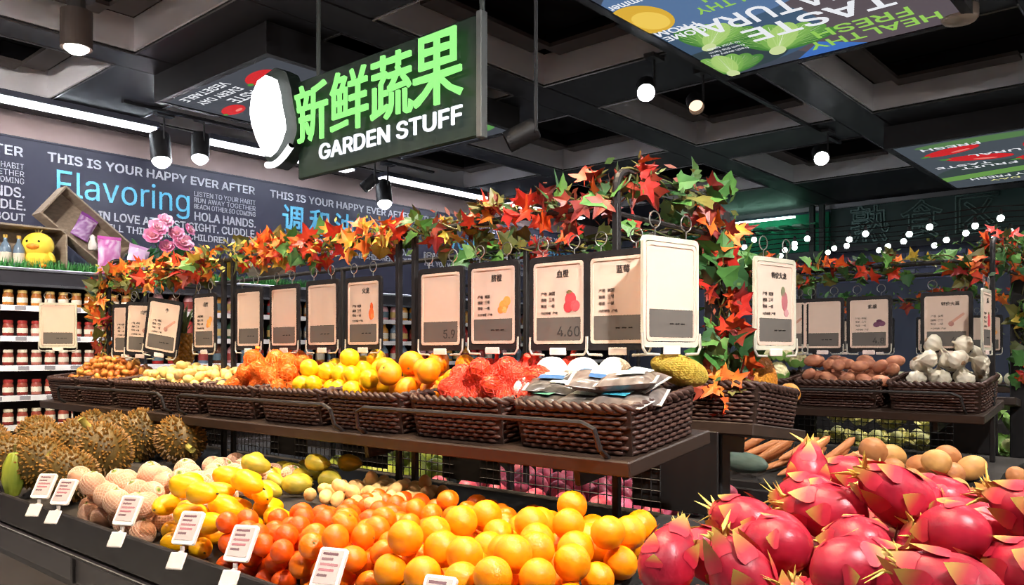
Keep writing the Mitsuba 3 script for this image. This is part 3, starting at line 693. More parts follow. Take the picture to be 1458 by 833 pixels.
# ------------------------------------------------------------------ mural on the west wall
t = thing('wall_mural', 'long slate blue mural board with white English lettering above the wall shelves', 'mural')
add('board', box((X0, 0.3, 2.05), (X0 + 0.025, 11.9, 3.36), S(44, 43, 60)), 'satin', t)
add('top_edge', box((X0, 0.3, 3.36), (X0 + 0.035, 11.9, 3.375), S(44, 44, 58)), 'satin', t)
LT = S(176, 176, 186)
CY = S(92, 176, 214)


def mline(s, y, z, h, wd, c=LT, bold=True, lab=None):
    add('lettering', latin(s, h, 0.006, c, wd, bold).x(frame((X0 + 0.025, y, z), (0, 1, 0), (0, 0, 1))), 'satin', t, label=lab)


for i, y in enumerate([0.46, 2.76, 5.05, 7.35, 9.65]):
    mline('THIS IS YOUR HAPPY EVER AFTER', y, 3.20, 0.082, 2.1 if i < 4 else 2.1)
    if i == 2:
        q = han('调和油', 0.31, 0.012, CY, 0.86, 0.3, 0.004)
        add('lettering', q.x(frame((X0 + 0.025, y + 0.17, 2.83), (0, 1, 0), (0, 0, 1))), 'satin', t, label='pale blue Chinese characters for blended oil')
    else:
        mline('Flavoring', y + 0.06, 2.90, 0.235, 1.27, CY, False, 'large pale blue word Flavoring')
    yy = y + 1.4
    for s, z, h in (('LISTEN TO YOUR HABIT', 3.085, 0.05), ('RUN AWAY TOGETHER', 3.02, 0.05), ('REACH OTHER SO COMING', 2.955, 0.05), ('HOLA HANDS.', 2.835, 0.085)):
        mline(s, yy, z, h, 0.71, LT, h > 0.06)
    mline('BELIEVE IN LOVE AT FIRST SIGHT. CUDDLE.', y + 0.02, 2.725, 0.078, 2.1)
    mline('TILL YOU WILL THINK GRANDCHILDREN ABOUT', y + 0.02, 2.625, 0.065, 2.1)

# ------------------------------------------------------------------ far end: fascia, green stall, strings of bulbs
t = thing('shop_fascia', 'dark fascia board with three outlined Chinese characters along the far wall', 'sign')
add('board', box((-4.27, Y1 - 0.28, 2.95), (3.9, Y1 - 0.2, 3.53), S(30, 54, 52)), 'satin', t)
add('top_rail', box((-4.27, Y1 - 0.32, 3.50), (3.9, Y1 - 0.18, 3.56), S(128, 130, 134)), 'metal', t)
add('lower_rail', box((-4.27, Y1 - 0.3, 2.88), (3.9, Y1 - 0.18, 2.95), S(34, 36, 44)), 'satin', t)
for k, ch in enumerate('熟食区'):
    g = affinity.scale(glyph(ch), 0.5, 0.5, origin=(0, 0))
    x0, y0, _, _ = g.bounds
    g = affinity.translate(g, -x0, -y0).buffer(0.008)
    g = g.difference(g.buffer(-0.014))
    add('character', extrude(g, 0.03, S(96, 122, 118)).x(frame((-3.98 + 0.66 * k, Y1 - 0.28, 2.99), (1, 0, 0), (0, 0, 1))), 'metal', t, label=f'outlined unlit character {ch}')
t = thing('green_stall', 'green lit stall front with pale striped awning at the far end, left of the fascia', 'stall')
add('back_panel', box((-6.6, Y1 - 0.12, 2.9), (-4.36, Y1 - 0.05, 3.5), S(40, 130, 96)), 'matte', t)
for k in range(11):
    add('awning_slat', box((-6.55 + 0.2 * k, Y1 - 0.5, 3.28), (-6.41 + 0.2 * k, Y1 - 0.12, 3.31), S(*((150, 190, 170) if k % 2 else (50, 140, 100))), 0.004).x(Tr(0, 0, 0)), 'satin', t)
add('counter', box((-6.6, Y1 - 0.5, 2.78), (-4.36, Y1 - 0.1, 2.9), S(60, 66, 70), 0.01), 'satin', t)
for x in (-6.55, -4.5, -4.36):
    add('post', box((x, Y1 - 0.5, 2.7), (x + 0.07, Y1 - 0.43, 3.55), S(26, 40, 36), 0.006), 'satin', t)
add('lamp', box((-6.2, Y1 - 0.3, 3.44), (-4.8, Y1 - 0.24, 3.47), WHITE), 'satin', t, emit=np.array([.55, 1, .8]) * 6, w=0.5)

BULB = lathe([(0.0, 0.0), (0.022, 0.006), (0.034, 0.026), (0.034, 0.042), (0.022, 0.062), (0.0, 0.068)], 12, WHITE)
SOCK = lathe([(0.018, 0.0), (0.018, 0.045), (0.006, 0.06), (0.0, 0.06)], 10, S(24, 24, 24))
BULB_S, SOCK_S = shp(BULB, 'satin', True), shp(SOCK, 'satin')
for k, (y, off) in enumerate([(8.9, 0.0), (9.26, 0.33), (9.7, 0.15), (10.05, 0.5), (10.44, 0.28)]):
    t = thing('string_light', f'string of small round white bulbs hung across the far end, {nth(k + 1)} string from the front', 'string light', 'strings of bulbs at the far end')
    xs_ = np.arange(-6.6 + off, 0.2, 0.62)
    cord = [(x, y, 2.86 - 0.05 * abs(math.sin((x + 6.6) * 1.3))) for x in np.linspace(-8.0, 3.9, 120)]
    add('cord', tube(cord, 0.006, 5, S(18, 18, 18)), 'satin', t)
    for x in xs_:
        zc = 2.86 - 0.05 * abs(math.sin((x + 6.6) * 1.3)) + rng.uniform(-0.02, 0.0)
        add('bulb', BULB_S, parent=t, tw=Tr(x, y, zc - 0.13), emit=np.array([0.85, 1.0, 0.9]) * 5, w=0.05)
        add('socket', SOCK_S, parent=t, tw=Tr(x, y, zc - 0.066))

# ------------------------------------------------------------------ wall shelves on the west wall with jars, bottles and what stands on top
SHX = -7.4
t = thing('wall_shelf', 'long dark wall shelving unit with white price strips under the mural', 'shelving')
add('back_panel', box((X0 + 0.03, 1.2, 0.1), (X0 + 0.06, 11.2, 2.05), S(72, 58, 58)), 'satin', t)
add('canopy', box((X0 + 0.03, 1.2, 2.0), (SHX, 11.2, 2.14), S(46, 44, 50), 0.01), 'satin', t)
add('canopy_edge', cat(box((SHX, 1.2, 2.125), (SHX + 0.02, 11.2, 2.15), S(190, 190, 200), 0.005), box((SHX, 1.2, 2.0), (SHX + 0.012, 11.2, 2.02), S(120, 120, 128))), 'metal', t)
add('base', box((X0 + 0.03, 1.2, 0.0), (SHX + 0.1, 11.2, 0.6), S(58, 52, 52), 0.01), 'satin', t)
for y in (1.2, 3.35, 5.9, 8.4, 11.15):
    add('upright', box((X0 + 0.06, y, 0.6), (SHX - 0.02, y + 0.03, 2.0), S(40, 38, 40)), 'satin', t)
SHZ = [1.84, 1.59, 1.35, 1.105, 0.865]
STRIP_TAG = shp(box((0.0, -0.04, -0.016), (0.003, 0.04, 0.016), S(150, 145, 150)), 'satin')
for z in SHZ:
    s = add('shelf_board', box((X0 + 0.06, 1.23, z - 0.02), (SHX - 0.01, 11.15, z), S(150, 140, 140)), 'satin', t)
    ps = add('price_strip', box((SHX - 0.01, 1.23, z - 0.045), (SHX + 0.006, 11.15, z + 0.002), S(238, 234, 236)), 'glossy', t)
    for y in np.arange(1.3, 3.3, 0.21):
        add('price_tag', STRIP_TAG, parent=ps, tw=Tr(SHX + 0.006, y + rng.uniform(-.02, .02), z - 0.021))
JB = {}
for nm, c, c2 in (('red', (128, 46, 40), (150, 70, 56)), ('rose', (176, 112, 98), (150, 76, 66)), ('amber', (196, 128, 60), (150, 90, 40)), ('cream', (206, 190, 160), (150, 110, 80)), ('brown', (110, 60, 44), (90, 40, 30))):
    prof = [(0, 0), (0.034, 0.0), (0.038, 0.008), (0.038, 0.07), (0.03, 0.088), (0.03, 0.092)]
    JB[nm] = shp(lathe(prof, 14, np.array([S(*c)] * 3 + [S(*c2)] * 3)), 'glossy', True)
JLID = {k: shp(lathe([(0.033, 0.0), (0.034, 0.002), (0.034, 0.018), (0.031, 0.022), (0, 0.022)], 14, S(*c)), 'satin') for k, c in {'white': (216, 204, 182), 'gold': (190, 158, 96), 'red': (150, 44, 40)}.items()}
JLAB = shp(lathe([(0.0388, 0.022), (0.0388, 0.058)], 14, S(226, 214, 196)), 'satin', True)
nm_ = list(JB)
for r, z in enumerate(SHZ):
    row = 0
    for k, y in enumerate(np.arange(1.32, 3.3, 0.105)):
        cn = nm_[int(rng.integers(len(nm_)))] if r != 0 else 'amber'
        if r in (1, 2, 3):
            cn = ('cream', 'amber', 'red', 'red')[min(max(k - 6, 0), 3)] if k < 10 else ('red', 'rose')[k % 2]
        if r == 4:
            cn = 'red' if k < 14 else 'rose'
        ln = {'amber': 'gold', 'cream': 'white'}.get(cn, 'white' if r % 2 == 0 else 'red')
        inside = px((SHX - 0.07, y, z + 0.06))[0] > 4
        row += inside
        j = thing('jar', f'{cn} jar with {ln} lid, {nth(row) + " visible" if inside else nth(k + 1)} from {"left" if inside else "the south end"} on {nth(r + 1)} wall shelf', 'jar', 'jars on the wall shelves')
        m = Tr(SHX - 0.07, y, z + 0.001) @ Rz(rng.uniform(0, 90)) @ Sc(1.05, 1.05, 1.15)
        b = add('body', JB[cn], parent=j, tw=m)
        add('lid', JLID[ln], parent=j, tw=m @ Tr(0, 0, 0.09))
        add('paper_label', JLAB, parent=b, tw=m)
BOT = {}
for nm, c in (('dark green', (40, 66, 48)), ('brown', (84, 48, 34)), ('amber', (190, 130, 50)), ('pale pink', (190, 140, 146)), ('clear blue', (104, 122, 140)), ('red', (160, 44, 44))):
    BOT[nm] = shp(lathe([(0, 0), (0.036, 0), (0.039, 0.006), (0.039, 0.12), (0.03, 0.15), (0.014, 0.175), (0.013, 0.2)], 12, S(*c)), 'glossy', True)
BCAP = {k: shp(lathe([(0.0145, 0), (0.0145, 0.022), (0, 0.022)], 12, S(*c)), 'satin') for k, c in {'white': (230, 228, 222), 'red': (180, 40, 40), 'gold': (200, 160, 80)}.items()}
BLAB = [shp(lathe([(0.0396, 0.03), (0.0396, 0.1)], 12, S(*c)), 'satin', True) for c in ((206, 196, 180), (150, 60, 56), (190, 160, 96), (84, 104, 116))]
bn, cn_ = list(BOT), list(BCAP)
for r, z in enumerate(SHZ[:3]):
    for k, y in enumerate(np.arange(3.5, 9.2, 0.15)):
        b, cp = bn[int(rng.integers(6))], cn_[int(rng.integers(3))]
        j = thing('bottle', f'{b} bottle with {cp} cap, {nth(k + 1)} bottle from left on {nth(r + 1)} wall shelf', 'bottle', 'bottles on the wall shelves')
        m = Tr(SHX - 0.07, y, z + 0.001) @ Sc(1.3, 1.3, 0.98)
        bd = add('body', BOT[b], parent=j, tw=m)
        add('cap', BCAP[cp], parent=j, tw=m @ Tr(0, 0, 0.199))
        add('paper_label', BLAB[int(rng.integers(4))], parent=bd, tw=m)

# grass strip on top
gv, gf, gc, n = [], [], [], 0
for _ in range(5200):
    x, y, h, a = rng.uniform(SHX - 0.2, SHX - 0.01), rng.uniform(1.3, 5.6), rng.uniform(0.05, 0.11), rng.uniform(0, 6.3)
    w, l = 0.006, rng.uniform(-0.02, 0.02, 2)
    gv += [(x - w * math.cos(a), y - w * math.sin(a), 2.141), (x + w * math.cos(a), y + w * math.sin(a), 2.141), (x + l[0], y + l[1], 2.141 + h)]
    gf.append((n, n + 1, n + 2)); n += 3
    gc += [var(S(58, 128, 60), 0.2)] * 3
add('grass_strip', M(gv, gf, np.array(gc)), 'leafy', label='strip of green artificial grass on top of the wall shelves', cat_='grass', kind='stuff')


def open_crate(label, m, w, h, d, wall=0.016):
    """open box: local x width, y height, z to its open side"""
    t = thing('wooden_crate', label, 'crate', 'wooden crates on the wall shelves')
    for nm, b in (('side_panel', box((-w / 2, -h / 2, -d), (-w / 2 + wall, h / 2, 0), ch=0.002)), ('side_panel', box((w / 2 - wall, -h / 2, -d), (w / 2, h / 2, 0), ch=0.002)),
                  ('bottom_panel', box((-w / 2 + wall, -h / 2, -d), (w / 2 - wall, -h / 2 + wall, 0), ch=0.002)), ('top_panel', box((-w / 2 + wall, h / 2 - wall, -d), (w / 2 - wall, h / 2, 0), ch=0.002)),
                  ('back_panel', box((-w / 2 + wall, -h / 2 + wall, -d), (w / 2 - wall, h / 2 - wall, -d + 0.008)))):
        add(nm, b.x(m), 'wood', t)
    return t


open_crate('upright wooden box holding the yellow duck on the wall shelves', frame((-7.47, 2.25, 2.142 + 0.185), (0, 1, 0), (0, 0, 1)), 0.94, 0.37, 0.26)
ca = math.radians(-38.5)
open_crate('large wooden crate propped at a slant with purple things inside, on the wall shelves', frame((-7.47, 2.895, 2.527), (0, math.cos(ca), math.sin(ca)), (0, -math.sin(ca), math.cos(ca))), 0.74, 0.33, 0.2)
ca = math.radians(38)
open_crate('slanted wooden crate half hidden behind the garland under the Chinese lettering', frame((-7.5, 4.85, 2.43), (0, math.cos(ca), math.sin(ca)), (0, -math.sin(ca), math.cos(ca))), 0.66, 0.3, 0.2)

# duck
t = thing('toy_duck', 'round yellow toy duck with orange beak sitting in the wooden box', 'toy')
YD, OR_ = S(240, 204, 70), S(240, 140, 40)
D = Tr(-7.55, 2.52, 2.16) @ Rz(-38)
body = ico(3)
bv = body.v * [0.105, 0.105, 0.09]
bc = YD
hv = ico(3).v * [0.115, 0.12, 0.108] + [0.01, 0, 0.2]
add('body', cat(M(bv + [0, 0, 0.088], body.f, bc), M(hv, body.f, YD)).x(D), 'matte', t, smooth=True)
add('beak', ico(2, OR_).x(D, Tr(0.115, -0.005, 0.18), Sc(0.035, 0.05, 0.026)), 'satin', t, smooth=True)
for s in (-1, 1):
    add('eye', ico(1, S(20, 16, 14)).x(D, Tr(0.112, s * 0.045 - .005, 0.222), Sc(0.01)), 'glossy', t, smooth=True)
    add('wing', ico(2, YD).x(D, Tr(0.02, s * 0.11, 0.1), Rx(s * 25), Sc(0.045, 0.02, 0.05)), 'matte', t, smooth=True)
    add('foot', ico(2, OR_).x(D, Tr(0.08, s * 0.06, 0.02), Sc(0.045, 0.035, 0.02)), 'matte', t, smooth=True)
add('hair_tuft', cat([rod((0.01, s * 0.012, 0.3), (0.0, s * 0.028, 0.335), 0.007, 6, S(236, 220, 150)) for s in (-1, 0, 1)]).x(D), 'matte', t)
for k, y in enumerate((2.15, 2.27, 2.37)):
    j = thing('bottle', f'small clear bottle with cream label beside the duck, {nth(k + 1)} from the left', 'bottle', 'bottles in the duck box')
    m = Tr(-7.55, y, 2.16) @ Sc(1.15, 1.15, 1.2)
    add('body', BOT['clear blue'], parent=j, tw=m)
    add('cap', BCAP['gold'], parent=j, tw=m @ Tr(0, 0, .199))
    add('paper_label', BLAB[0], parent=j, tw=m)


def snack_bag(label, m, w, h, c1, c2, group=None):
    n, k = 9, 11
    u, v = np.meshgrid(np.linspace(-1, 1, n), np.linspace(0, 1, k), indexing='ij')
    pv, pf, pc = [], [], []
    for s in (-1, 1):
        th = s * 0.16 * w * (1 - np.abs(u) ** 3) * np.sin(np.pi * np.clip(v, 0, 1)) ** 0.6 * (1 + 0.25 * np.sin(9 * u + 5 * v))
        pts = np.stack([u * w / 2 * (1 - 0.05 * np.sin(np.pi * v)), v * h, th], -1).reshape(-1, 3)
        i, j = np.meshgrid(np.arange(n - 1), np.arange(k - 1), indexing='ij')
        f = np.stack([i * k + j, (i + 1) * k + j, (i + 1) * k + j + 1, i * k + j + 1], -1).reshape(-1, 4)
        pc.append(mixc(S(*c1), S(*c2), meshkit.noise(np.stack([u * 4, v * 9, 0 * u + w * 50], -1), 3) ** 1.5).reshape(-1, 3))
        pv.append(pts); pf.append((f if s > 0 else f[:, ::-1]) + (0 if s < 0 else n * k))
    t = thing('snack_bag', label, 'bag', group)
    add('pouch', M(np.vstack(pv), np.vstack(pf), np.vstack(pc)).x(m), 'film', t, smooth=True)
    add('seal', box((-w / 2, h - 0.004, -0.004), (w / 2, h + 0.022, 0.004), S(*c1)).x(m), 'film', t)
    add('seal', box((-w / 2, -0.004, -0.004), (w / 2, 0.002, 0.004), S(*c1)).x(m), 'film', t)
    return t


snack_bag('pink and white snack bag standing upright in front of the slanted crate', frame((-7.36, 3.02, 2.148), (0, 1, 0), (0, 0, 1)), 0.2, 0.3, (186, 70, 160), (226, 200, 226), 'pink snack bags')
snack_bag('pink and white snack bag leaning to the right beside the upright one', frame((-7.37, 3.24, 2.15), (0, 0.97, -0.2), (0, 0.2, 0.97)), 0.19, 0.25, (206, 150, 206), (230, 216, 232), 'pink snack bags')
snack_bag('purple wrapped snack bag lying inside the slanted crate', frame((-7.6, 2.86, 2.47), (0, 0.9, -0.44), (0, 0.44, 0.9)), 0.16, 0.2, (130, 60, 150), (220, 200, 230))
t = thing('white_figurine', 'small white rounded figurine in the lower end of the slanted crate', 'figurine')
add('body', lathe([(0, 0), (0.035, 0.004), (0.04, 0.05), (0.02, 0.1), (0.026, 0.12), (0.0, 0.145)], 16, S(226, 222, 214)).x(Tr(-7.55, 2.955, 2.36)), 'satin', t, smooth=True)

# pink peonies
t = thing('pink_flowers', 'bunch of pink artificial peonies with dark leaves behind the left garland', 'flowers')
for k, (dy, dz, s) in enumerate([(-0.09, 0.3, 0.85), (0.0, 0.38, 0.7), (0.1, 0.27, 0.7), (0.13, 0.18, 0.95), (-0.13, 0.22, 0.8), (0.0, 0.14, 0.65), (0.2, 0.32, 0.6)]):
    c = np.array([-7.43 + rng.uniform(-.03, .03), 3.56 + dy, 2.29 + dz])
    pet = []
    for ring_, (nn, tilt, ln) in enumerate([(7, 62, 0.075), (6, 40, 0.065), (5, 18, 0.05)]):
        for q in range(nn):
            a = q * 360 / nn + ring_ * 20
            sv = ico(1).v * [0.032, 0.004, 0.04] + [0, 0, 0.035]
            pet.append(M(sv, ico(1).f, var(S(222, 120 + 14 * ring_, 166), 0.08)).x(Rz(a), Rx(-tilt), Sc(ln / 0.07)))
    fl = add('blossom', cat(pet).x(look(c, (0.9, rng.uniform(-.5, .5), 0.5)) @ Sc(s * 1.6)), 'leafy', t, smooth=True)
    add('stem', tube([c, c - [0.02, dy * 0.5, 0.12], (-7.47, 3.55, 2.145)], 0.005, 5, S(60, 100, 50)), 'leafy', t)
for k in range(34):
    a = rng.uniform(0, 6.3)
    sv = ico(1).v * [0.036, 0.004, 0.09] + [0, 0, 0.085]
    add('leaf', M(sv, ico(1).f, var(S(48, 98, 56), 0.2)).x(Tr(-7.46, 3.58 + rng.uniform(-.26, .2), 2.15 + rng.uniform(0, .2)), Rz(math.degrees(a)), Rx(rng.uniform(15, 75))), 'leafy', t, smooth=True)
# leafy greens on the low deck of the wall shelf


# ------------------------------------------------------------------ stands: built in the near stand's coordinates, moved by (ox, oy)
BK = S(30, 27, 27)
POSTS = [-1.38, -2.28, -2.37, -3.57, -3.66, -4.98]
YF, YB, YC = 2.04, 2.68, 2.36
ZR = 1.90
BX = [-1.15 - 0.46 * k for k in range(10)]


def wicker(w, d, h, flare):
    """rectangular wicker basket, base centre at the origin, open above; returns woven side, rim and lining"""
    def loop(hw, hd, n=132, rr=0.05):
        p = rrect(2 * hw, 2 * hd, rr).exterior
        return np.array([p.interpolate(t, normalized=True).coords[0] for t in np.arange(n) / n])
    rows, n, ms = 9, 132, []
    dk, lt = S(36, 23, 20), S(74, 48, 39)
    for k in range(rows):
        z = 0.008 + k * (h - 0.02) / (rows - 1)
        g = flare * z / h
        a = loop(w / 2 - 0.02 + g, d / 2 - 0.02 + g, n)
        b = loop(w / 2 - 0.02 + g + 0.02, d / 2 - 0.02 + g + 0.02, n)
        out = (b - a) / 0.02
        wob = 0.0045 * np.sin(np.arange(n) * 2 * np.pi * 33 / n + (k % 2) * np.pi)
        p = np.column_stack([a + out * wob[:, None], np.full(n, z)])
        m = tube(p, 0.0062, 5, lt, closed=True)
        ms.append(m.col(mixc(dk, lt, (0.55, 0.8, 0.4, 0.95, 0.65, 0.5, 0.85, 0.6, 0.75)[k])))
    for t in np.arange(66):
        i = 2 * t
        a0, a1 = loop(w / 2 - 0.02, d / 2 - 0.02, n)[i], loop(w / 2 - 0.02 + flare, d / 2 - 0.02 + flare, n)[i]
        if t % 2 == 0:
            ms.append(tube([(a0[0], a0[1], 0.0), (a1[0], a1[1], h)], 0.0035, 4, dk))
    g = loop(w / 2 - 0.02 + flare, d / 2 - 0.02 + flare, n)
    th = np.arange(n) * 2 * np.pi * 22 / n
    rims = []
    for s in (0, np.pi):
        o = loop(w / 2 + flare, d / 2 + flare, n) - g
        o /= np.linalg.norm(o, axis=1, keepdims=True)
        rims.append(tube(np.column_stack([g + o * 0.007 * np.cos(th + s)[:, None], h + 0.007 * np.sin(th + s)]), 0.0085, 6, mixc(dk, lt, 0.6), closed=True))
    hw, hd, f = w / 2 - 0.026, d / 2 - 0.026, flare
    lin = [box((-hw, -hd, 0.0), (hw, hd, 0.006), S(44, 30, 24)), box((-hw - 0.01, -hd - 0.01, 0.076), (hw + 0.01, hd + 0.01, 0.082), S(44, 30, 24))]
    for (ax, ay, bx, by) in ((-1, -1, 1, -1), (1, -1, 1, 1), (1, 1, -1, 1), (-1, 1, -1, -1)):
        v = [(ax * hw, ay * hd, 0), (bx * hw, by * hd, 0), (bx * (hw + f), by * (hd + f), h - 0.004), (ax * (hw + f), ay * (hd + f), h - 0.004)]
        lin.append(M(v, [(0, 1, 2), (0, 2, 3)], S(44, 30, 24)))
    return cat(ms), cat(rims), cat(lin)


BW, BD, BH = 0.415, 0.37, 0.13
_w = wicker(BW + 0.02, BD, BH, 0.010)
W_SIDE, W_RIM, W_LIN = shp(_w[0], 'satin', True), shp(_w[1], 'satin', True), shp(_w[2], 'matte')
TILT = 7.0
# base centre of a basket whose front rim stands at y = 1.79


def basket_m(x, side, ox, oy):
    m = Tr(ox + x, oy + YC, 0) @ (np.eye(4) if side > 0 else Rz(180)) @ Tr(0, -0.585, 1.168) @ Rx(TILT) @ Tr(0, 0.215, 0.001)
    return m


def stand(ox, oy, name_label, sides=(1, -1), nb=9, which='near', cat_label='fruit stand'):
    P = lambda x, y, z: (ox + x, oy + y, z)
    B = lambda a, b, c, ch=0.004: box(P(*a), P(*b), c, ch)
    t = thing('display_stand', name_label, 'display stand')
    e0, e1 = -1.15, -5.31
    add('base_panel', B((e1, 1.33, 0.0), (e0 + 0.05, 2.95, 0.52), S(92, 80, 70)), 'satin', t)
    add('lower_rail', B((e1, 1.27, 0.52), (e0 + 0.07, 2.99, 0.565), S(32, 29, 29)), 'satin', t)
    add('grey_panel', B((e1, 1.24, 0.565), (e0 + 0.06, 3.02, 0.70), S(74, 71, 73)), 'satin', t, label='grey front panel')
    for k, x in enumerate(np.arange(e1 + 0.12, e0, 0.92)):
        add('panel_joint', B((x, 1.228, 0.565), (x + 0.02, 1.245, 0.71), S(48, 46, 48), 0.003), 'satin', t)
    add('deck', B((e1, 1.17, 0.70), (e0 + 0.08, 3.05, 0.745), S(26, 24, 24)), 'satin', t)
    add('chrome_trim', tube([P(e1, 1.165, 0.725), P(e0 + 0.08, 1.165, 0.725)], 0.009, 8, S(150, 150, 154)), 'metal', t)
    add('bin_back', B((e1, 3.34 if which == 'near' else 3.52, 0.745), (e0 + 0.08, 3.36 if which == 'near' else 3.54, 0.86), BK, 0.005), 'satin', t)
    add('bin_front', B((e1, 1.147, 0.745), (e0 + 0.1, 1.165, 0.862), BK, 0.005), 'satin', t, label='black bin front lip')
    if which == 'near':
        add('bin_end', B((e0 + 0.085, 1.165, 0.745), (e0 + 0.1, 1.85, 0.9), BK, 0.004), 'satin', t)
    # sloping beds and flat back in dark plastic, with under-shelf shade in the tone
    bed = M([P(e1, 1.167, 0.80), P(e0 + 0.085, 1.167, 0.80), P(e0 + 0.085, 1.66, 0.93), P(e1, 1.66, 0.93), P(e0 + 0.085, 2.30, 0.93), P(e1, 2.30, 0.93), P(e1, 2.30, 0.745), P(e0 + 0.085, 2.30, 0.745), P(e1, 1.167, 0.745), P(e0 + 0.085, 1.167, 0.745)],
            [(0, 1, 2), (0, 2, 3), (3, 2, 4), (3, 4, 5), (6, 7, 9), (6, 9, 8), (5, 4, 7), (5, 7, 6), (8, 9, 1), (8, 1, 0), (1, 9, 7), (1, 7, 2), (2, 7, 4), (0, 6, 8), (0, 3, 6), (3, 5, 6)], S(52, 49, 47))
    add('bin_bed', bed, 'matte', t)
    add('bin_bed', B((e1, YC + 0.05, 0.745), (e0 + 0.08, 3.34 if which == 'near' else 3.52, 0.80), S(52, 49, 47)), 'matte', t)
    posts = [p + (0.2 if which == 'far' and p == -1.38 else 0) for p in POSTS]
    for x in posts:
        for y in (YF, YB):
            if x == posts[0] and y == YB:
                add('corner_post', B((x - 0.035, y - 0.035, 0.80), (x + 0.035, y + 0.035, ZR + 0.06), S(24, 22, 23), 0.005), 'satin', t)
            else:
                add('post', B((x - 0.011, y - 0.011, 0.93 if y == YF else 0.80), (x + 0.011, y + 0.011, ZR), S(24, 22, 23), 0.003), 'satin', t)
    for y in (YF, YB):
        add('top_rail', tube([P(posts[0], y, ZR), P(-4.98, y, ZR)], 0.0115, 8, S(26, 24, 25)), 'satin', t)
    for x in (posts[0], -4.98):
        a = [(YF, ZR - 0.02), (YF, ZR + 0.05)] + [(YF + 0.05 - 0.05 * math.cos(q), ZR + 0.05 + 0.05 * math.sin(q)) for q in np.linspace(0.2, 1.57, 6)]
        a += [(2 * YC - y, z) for y, z in a[::-1]]
        add('hoop', tube([P(x, y, z) for y, z in a], 0.0125, 8, S(30, 28, 29)), 'satin', t)
        add('sign_rail', tube([P(x, YF, ZR - 0.03), P(x, YB, ZR - 0.03)], 0.008, 6, S(40, 38, 38)), 'satin', t)
    # upper shelf board with guard rails
    for s in sides:
        yy = lambda y: y if s > 0 else 2 * YC - y
        m = Tr(ox, oy + YC, 0) @ (np.eye(4) if s > 0 else Sc(1, -1, 1)) @ Tr(0, -0.585, 1.168) @ Rx(TILT)
        add('shelf_board', box((e1, 0.0, -0.042), (e0 - 0.012, 0.44, 0.0), S(44, 31, 24), 0.004).x(m), 'satin', t, label='dark brown wooden shelf board')
        for a, b in ((-1.24, -2.26), (-2.39, -3.55), (-3.68, -4.95)):
            g = [(a, 0.02, 0.0), (a, -0.015, 0.03), (a - 0.012, -0.018, 0.085), (a - 0.05, -0.018, 0.1), (b + 0.05, -0.018, 0.1), (b + 0.012, -0.018, 0.085), (b, -0.015, 0.03), (b, 0.02, 0.0)]
            add('guard_rail', tube(g, 0.0075, 7, S(30, 27, 27)).x(m), 'satin', t)
        for x in (-1.38, -2.32, -3.62, -4.98):
            add('bracket', box((x - 0.01, 0.06, -0.1), (x + 0.01, 0.52, -0.042), S(26, 24, 24)).x(m), 'satin', t)
    # wire grid between the two sides
    for a, b in ((-1.42, -2.25), (-2.40, -3.54), (-3.69, -4.95)):
        gr = [tube([P(a, YC, z), P(b, YC, z)], 0.0022, 4, S(26, 24, 24)) for z in np.arange(0.81, 1.22, 0.036)]
        gr += [tube([P(x, YC, 0.80), P(x, YC, 1.22)], 0.0022, 4, S(26, 24, 24)) for x in np.arange(b, a, 0.036)]
        add('wire_grid', cat(gr), 'satin', t, kind='stuff')
    for x in (-1.38, -2.32, -3.0, -3.62, -4.4, -4.98):
        add('grid_board', B((x - 0.16, YC + 0.01, 0.93), (x + 0.16, YC + 0.02, 1.2), S(22, 20, 20), 0.002), 'satin', t)
    return t


def basket(x, side, ox, oy, label):
    k = thing('wicker_basket', label, 'basket', 'wicker baskets on the stands')
    m = basket_m(x, side, ox, oy)
    add('woven_side', W_SIDE, parent=k, tw=m, kind='stuff')
    add('rim', W_RIM, parent=k, tw=m)
    add('lining', W_LIN, parent=k, tw=m)
    return m


stand(0, 0, 'long black near stand with wooden shelf boards, posts, rails and fruit bins')
OX2, OY2 = 0.33, 2.39
stand(OX2, OY2, 'second black stand behind the near one at right, with vegetables', which='far')
NB = ['packets', 'red netted fruit', 'orange tangerines', 'yellow fruit', 'orange netted mandarins', 'small potatoes and orange nets', 'small pale potatoes', 'dates at its left', 'dates at the far left']
for k in range(9):
    basket(BX[k] - 0.23, 1, 0, 0, f'dark wicker basket on the near stand filled with {NB[k]}')
for k in range(3):
    basket(BX[k] - 0.23, -1, 0, 0, f'dark wicker basket on the back of the near stand, {nth(k + 1)} from its right end')
for k in range(4):
    basket(BX[k] - 0.23, 1, OX2, OY2, 'dark wicker basket on the second stand filled with ' + ['white garlic', 'purple potatoes', 'pale cauliflower', 'green peppers'][k])
# the third stand far behind: only its rail, posts, board
t = thing('display_stand', 'third black stand far behind, mostly hidden by the second one', 'display stand')
O3x, O3y = 0.5, 5.3
add('base_panel', box((O3x - 5, O3y + 1.4, 0), (O3x - 1.1, O3y + 3.2, 0.95), S(40, 36, 36), 0.01), 'satin', t)
add('shelf_board', box((O3x - 5, O3y + 1.8, 1.15), (O3x - 1.1, O3y + 2.9, 1.2), S(60, 44, 36), 0.005), 'satin', t)
add('top_rail', tube([(O3x - 1.2, O3y + YF, ZR), (O3x - 5, O3y + YF, ZR)], 0.0115, 8, BK), 'satin', t)
for x in (-1.2, -2.4, -3.6, -4.9):
    add('post', box((O3x + x - 0.012, O3y + YF - 0.012, 0.95), (O3x + x + 0.012, O3y + YF + 0.012, ZR), BK, 0.003), 'satin', t)

